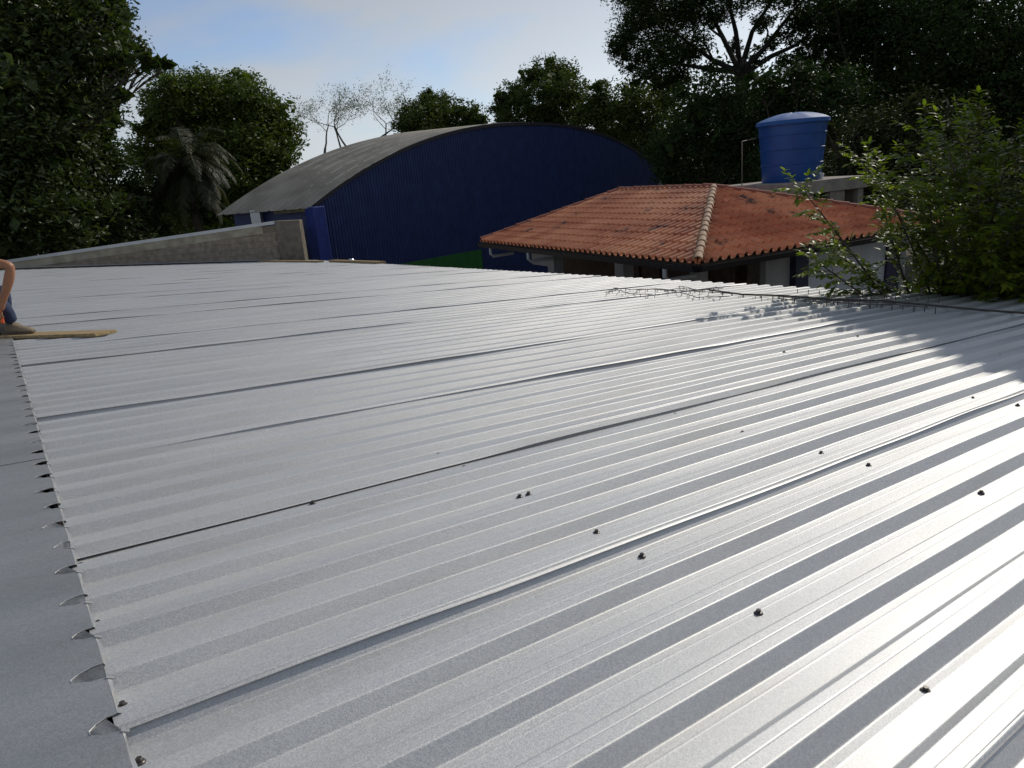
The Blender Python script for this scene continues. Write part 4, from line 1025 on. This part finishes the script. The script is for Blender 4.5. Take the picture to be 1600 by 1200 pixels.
# ------------------------------------------------------------------ things lying on the roof
u0, v0 = uv(-150, 532, HR); u1, v1 = uv(172, 523, HR)
def plank(name, ua, va, ub, vb, wd, th, z0, label, cat, m=M_PLANK, skew=.25):
    a = Vector((ua, va, 0)); b = Vector((ub, vb, 0)); d = (b - a); ln = d.length; d.normalize(); s = Vector((-d.y, d.x, 0))
    q = MB(); V = []
    for z in (0, th):
        V += [a - s * wd / 2 + UZ * z, b - s * wd / 2 - d * skew * wd + UZ * z, b + s * wd / 2 + UZ * z, a + s * wd / 2 + UZ * z]
    q.add(V, [(3, 2, 1, 0), (4, 5, 6, 7), (0, 1, 5, 4), (1, 2, 6, 5), (2, 3, 7, 6), (3, 0, 4, 7)])
    c = (a + b) / 2; q.v = [tuple(Vector(v) - c) for v in q.v]
    o = q.build(name, m, None); o.matrix_basis = RM @ Matrix.Translation(c + UZ * z0); tagp(o, label, cat); pt(o, .004); return o
plank('plank', u0, v0, u1, v1, .26, .03, HR + .003, 'long yellowish scaffold plank lying on the metal sheets by the crouching worker', 'plank')
a = uv(405, 409, .03); b = uv(500, 410, .03); plank('batten', a[0], a[1] - .25, b[0], b[1] - .1, .22, .05, HR + .004, 'flat brown board lying at the foot of the short concrete pillar', 'board')
a = uv(513, 409, .03); b = uv(592, 412, .03); plank('batten', a[0], a[1] - .35, b[0], b[1] - .2, .25, .06, HR + .004, 'thin pale board lying on the roof below the navy hangar wall', 'board')
# crumpled foil scrap
a = uv(543, 409, .05); bm = bmesh.new(); bmesh.ops.create_icosphere(bm, subdivisions=2, radius=.08)
for v in bm.verts: v.co *= random.uniform(.6, 1.25); v.co.z *= .6
me = bpy.data.meshes.new('foil_scrap'); bm.to_mesh(me); bm.free(); me.materials.append(M_FOIL)
o = link('foil_scrap', me, None, RM @ Matrix.Translation((a[0], a[1] - .3, HR + .07))); tagp(o, 'crumpled silvery scrap lying beside the thin pale board at the far roof edge', 'scrap')

# wires along the right edge
def P(x, y, w_): u, v = uv(x, y, w_); return rw(u, v, w_)
q = MB(); wl = HR + .012
pts = [(1108, 453), (1160, 460), (1225, 462), (1300, 468), (1380, 470), (1455, 477), (1530, 484), (1600, 489), (1680, 494)]
q.tube([P(x, y, wl) for x, y in pts], .011, 6); o = q.build('cable', M_WIRE, None, smooth=True); tagp(o, 'thick brown cable lying across the ribs along the right edge of the roof', 'cable')
q = MB()
random.seed(21)
for pts in ([(945, 457), (965, 453), (985, 459), (1010, 460), (1030, 461)], [(950, 456), (960, 450), (975, 451), (990, 453)], [(990, 452), (1020, 452), (1050, 454), (1075, 460), (1090, 465), (1105, 464), (1140, 463)], [(1040, 455), (1060, 450), (1080, 452), (1110, 453), (1130, 450)],
            [(995, 453), (1024, 451), (1048, 453), (1100, 456), (1150, 459), (1200, 461), (1260, 468), (1330, 471), (1400, 474)], [(1060, 447), (1075, 449), (1090, 455), (1108, 452), (1120, 448)], [(1215, 466), (1260, 471), (1300, 472), (1350, 476), (1400, 476), (1450, 480)]):
    q.tube([P(x, y, HR + random.uniform(.01, .05)) for x, y in pts], .0045, 5)
    for i in range(len(pts) - 1):
        for t in (.15, .6):
            x = pts[i][0] + (pts[i + 1][0] - pts[i][0]) * t; y = pts[i][1] + (pts[i + 1][1] - pts[i][1]) * t
            a = P(x, y, HR + .03); q.tube([a, a + Vector((random.gauss(0, .01), random.gauss(0, .01), random.uniform(-.055, -.03)))], .004, 4)
for x in range(1190, 1470, 17):
    y = 459 + (x - 1150) * .07; a = P(x, y, HR + .045); q.tube([a, a - UZ * .06], .005, 4)
    if x > 1240:
        b = P(x + 5, y - 7, HR + .03); q.tube([b + UZ * .05, b], .005, 4)
o = q.build('tangled_wire', M_WIRE, None); tagp(o, 'tangle of thin dark barbed wire lying along the right-hand roof edge', 'wire')

# ------------------------------------------------------------------ the worker
def skinned(name, joints, edges, m, parent, sub=2, rootv=0, inv=None):
    me = bpy.data.meshes.new(name); me.from_pydata([tuple(inv @ Vector(j[0])) for j in joints], edges, []); me.materials.append(m)
    o = link(name, me, parent)
    bpy.context.view_layer.objects.active = o
    md = o.modifiers.new('skin', 'SKIN'); md.use_smooth_shade = True
    sk = me.skin_vertices[0].data if me.skin_vertices else None
    if sk is None:
        bm = bmesh.new(); bm.from_mesh(me); bm.verts.layers.skin.verify(); bm.to_mesh(me); bm.free(); sk = me.skin_vertices[0].data
    for i, j in enumerate(joints):
        r = j[1]; sk[i].radius = (r, r) if not isinstance(r, tuple) else r; sk[i].use_root = (i == rootv)
    s = o.modifiers.new('sub', 'SUBSURF'); s.levels = sub; s.render_levels = sub
    return o
def worker():
    # local frame at the ankle: X to the right in the picture, Y away, Z up
    uf, vf = uv(24, 527, HR); base = rw(uf, vf, HR + .036)
    X = rgt.copy(); X.z = 0; X.normalize(); Y = Vector((-X.y, X.x, 0))
    M = Matrix(((X.x, Y.x, 0, base.x), (X.y, Y.y, 0, base.y), (0, 0, 1, base.z), (0, 0, 0, 1)))
    root = empty('person', base, 'worker in black shirt and blue jeans crouching at the left edge, arm reaching down', 'person', mtx=M)
    I = Matrix.Identity(4)
    def V_(x, y, z): return Vector((x + .28 * max(0, z - .03), y, z))     # the whole figure leans forward
    pel = V_(-.60, .10, .28); ch = V_(-.42, .05, .62); nk = V_(-.40, .03, .77)
    # trousers
    skinned('jeans', [(pel, .15), (V_(-.42, .0, .30), .12), (V_(-.17, -.04, .38), .088), (V_(-.01, .0, .10), .056), (V_(-.42, .22, .28), .12), (V_(-.34, .36, .40), .088), (V_(-.36, .36, .1), .06), (V_(-.56, .08, .42), .14), (V_(-.075, -.02, .24), .075), (V_(-.34, .36, .25), .072)],
            [(0, 1), (1, 2), (2, 8), (8, 3), (0, 4), (4, 5), (5, 9), (9, 6), (0, 7)], M_JEANS, root, inv=I)
    # body: continuous skin figure (torso, head, arms)
    skinned('body', [(V_(-.57, .08, .40), .11), (V_(-.49, .06, .52), .13), (ch, .13), (nk, .055), (V_(-.37, .02, .84), .075), (V_(-.33, .02, .91), .092), (V_(-.34, .02, .985), .065),
                     (V_(-.30, -.13, .665), .06), (V_(-.06, -.20, .70), .052), (V_(.105, -.20, .665), .046), (V_(.075, -.18, .53), .047), (V_(-.01, -.15, .33), .033), (V_(-.04, -.14, .25), .036),
                     (V_(-.42, .22, .64), .06), (V_(-.44, .32, .5), .045), (V_(-.38, .24, .40), .036), (V_(-.36, .14, .34), .032), (V_(-.35, .10, .32), .03)],
            [(0, 1), (1, 2), (2, 3), (3, 4), (4, 5), (5, 6), (2, 7), (7, 8), (8, 9), (9, 10), (10, 11), (11, 12), (2, 13), (13, 14), (14, 15), (15, 16), (16, 17)], M_SKIN, root, inv=I)
    # shirt with short sleeve
    skinned('shirt', [(V_(-.57, .08, .38), .155), (V_(-.45, .06, .50), .165), (V_(-.39, .05, .61), .16), (V_(-.40, .04, .74), .075), (V_(-.32, -.12, .665), .08), (V_(-.23, -.16, .675), .066), (V_(-.42, .22, .64), .078), (V_(-.37, .28, .56), .066)],
            [(0, 1), (1, 2), (2, 3), (2, 4), (4, 5), (2, 6), (6, 7)], M_SHIRT, root, inv=I)
    # hand fingers
    hb_ = V_(-.043, -.14, .235)
    for k, (dx, dy) in enumerate(((-.022, .0), (-.008, -.012), (.007, -.013), (.02, -.004))):
        a = hb_ + V_(dx, dy, -.01); L_ = (.05, .062, .058, .045)[k]
        skinned('finger', [(a + V_(0, 0, .02), .011), (a + V_(.002, -.008, -L_ * .5), .0095), (a + V_(-.006, .012, -L_ * .9), .0085), (a + V_(-.014, .03, -L_ * .95), .007)], [(0, 1), (1, 2), (2, 3)], M_SKIN, root, sub=1, inv=I)
    skinned('thumb', [(hb_ + V_(-.02, .015, .02), .012), (hb_ + V_(-.035, .03, -.01), .011), (hb_ + V_(-.032, .04, -.04), .009)], [(0, 1), (1, 2)], M_SKIN, root, sub=1, inv=I)
    def H_(x, y, z): return Vector((x + .07, y, z - .13))
    # head details
    bm = bmesh.new(); bmesh.ops.create_uvsphere(bm, u_segments=18, v_segments=12, radius=.112)
    for v in bm.verts:
        v.co.z *= 1.05
        v.co += Vector((-.165 + .07, .02, 1.07 - .13))
    bmesh.ops.bisect_plane(bm, geom=bm.verts[:] + bm.edges[:] + bm.faces[:], plane_co=(-.06, .02, .93), plane_no=(.75, 0, -.65), clear_outer=True)
    me = bpy.data.meshes.new('hair'); bm.to_mesh(me); bm.free(); me.materials.append(M_HAIR); me.polygons.foreach_set('use_smooth', [True] * len(me.polygons)); link('hair', me, root)
    q = MB()
    for s in (-1, 1): q.tube([H_(-.056, .02 + s * .035, 1.05), H_(-.048, .02 + s * .035, 1.05)], [.012, .009], 8)
    q.build('eye', M_DARK, root, local=True)
    q = MB(); q.tube([H_(-.06, .02, 1.055), H_(-.035, .02, 1.02), H_(-.055, .02, 1.01)], [.008, .014, .01], 8); q.build('nose', M_SKIN, root, smooth=True, local=True)
    q = MB(); q.tube([H_(-.068, -.005, .985), H_(-.06, .02, .983), H_(-.068, .045, .985)], [.005, .008, .005], 6); q.build('mouth', mat('lips', (.22, .07, .05), .5), root, local=True)
    for s in (-1, 1):
        q = MB(); q.tube([H_(-.15, .02 + s * .095, 1.06), H_(-.16, .02 + s * .108, 1.04), H_(-.152, .02 + s * .1, 1.01)], [.012, .018, .01], 8); q.build('ear', M_SKIN, root, smooth=True, local=True)
    def B_(x, y, z): return Vector((x, y, z))
    # shoes
    for dx, dy in ((0.0, 0.0), (-.37, .36)):
        q = MB(); V = []; n = 12
        secs = [(-.075, .036, .062), (-.05, .043, .092), (0, .043, .095), (.06, .046, .074), (.12, .049, .055), (.165, .043, .042), (.19, .025, .028)]
        for x, wd, h in secs:
            for j in range(n):
                t = 2 * math.pi * j / n; V.append(B_(x + dx, dy + wd * math.cos(t), .004 + max(0, h * .5 + h * .55 * math.sin(t))))
        Fc = [(i * n + j, i * n + (j + 1) % n, (i + 1) * n + (j + 1) % n, (i + 1) * n + j) for i in range(len(secs) - 1) for j in range(n)] + [tuple(range(n))[::-1], tuple(range((len(secs) - 1) * n, len(secs) * n))]
        q.add(V, Fc); sh = q.build('shoe', M_SHOE, root, smooth=True, local=True)
        q = MB(); V = []
        so = [(-.085, .034), (-.05, .046), (.05, .048), (.12, .053), (.17, .045), (.198, .02)]
        for z in (-.004, .014):
            V += [B_(x + dx, dy - w_, z) for x, w_ in so] + [B_(x + dx, dy + w_, z) for x, w_ in so[::-1]]
        k = len(so) * 2; q.add(V, [tuple(range(k))[::-1], tuple(range(k, 2 * k))] + [(i, (i + 1) % k, k + (i + 1) % k, k + i) for i in range(k)])
        q.build('sole', mat('tan sole', (.12, .09, .06), .8), sh, local=True)
    # orange handled tool in the hand
    t = empty('hand_tool', M @ B_(-.1, -.13, .28), 'orange handled hand tool gripped by the crouching worker', 'tool', mtx=M @ Matrix.Translation((.005, -.125, .20)))
    q = MB(); q.tube([B_(0, 0, .05), B_(0, 0, 0), B_(.0, 0, -.07)], [.014, .019, .017], 10); q.build('grip', M_ORANGE, t, smooth=True, local=True)
    q = MB(); q.tube([B_(0, 0, -.07), B_(.0, 0, -.2)], [.006, .005], 8); q.build('shaft', M_SCREW, t, smooth=True, local=True)
worker()
# dark bucket-like tool box beside the foot
bp = rw(*uv(1, 528, HR), HR + .002); tb_ = empty('tool_box', bp, 'small dark box standing beside the worker at the left edge of the plank', 'box')
o = MB(); o.box(bp + Vector((-.09, .0, .055)), (.22, .16, .11)); pt(o.build('case', M_SHIRT, tb_), .01)
o = MB(); o.tube([bp + Vector((-.15, 0, .11)), bp + Vector((-.14, 0, .14)), bp + Vector((-.04, 0, .14)), bp + Vector((-.03, 0, .11))], .008, 6); o.build('handle', M_SHIRT, tb_)
print('objects', len(bpy.data.objects))
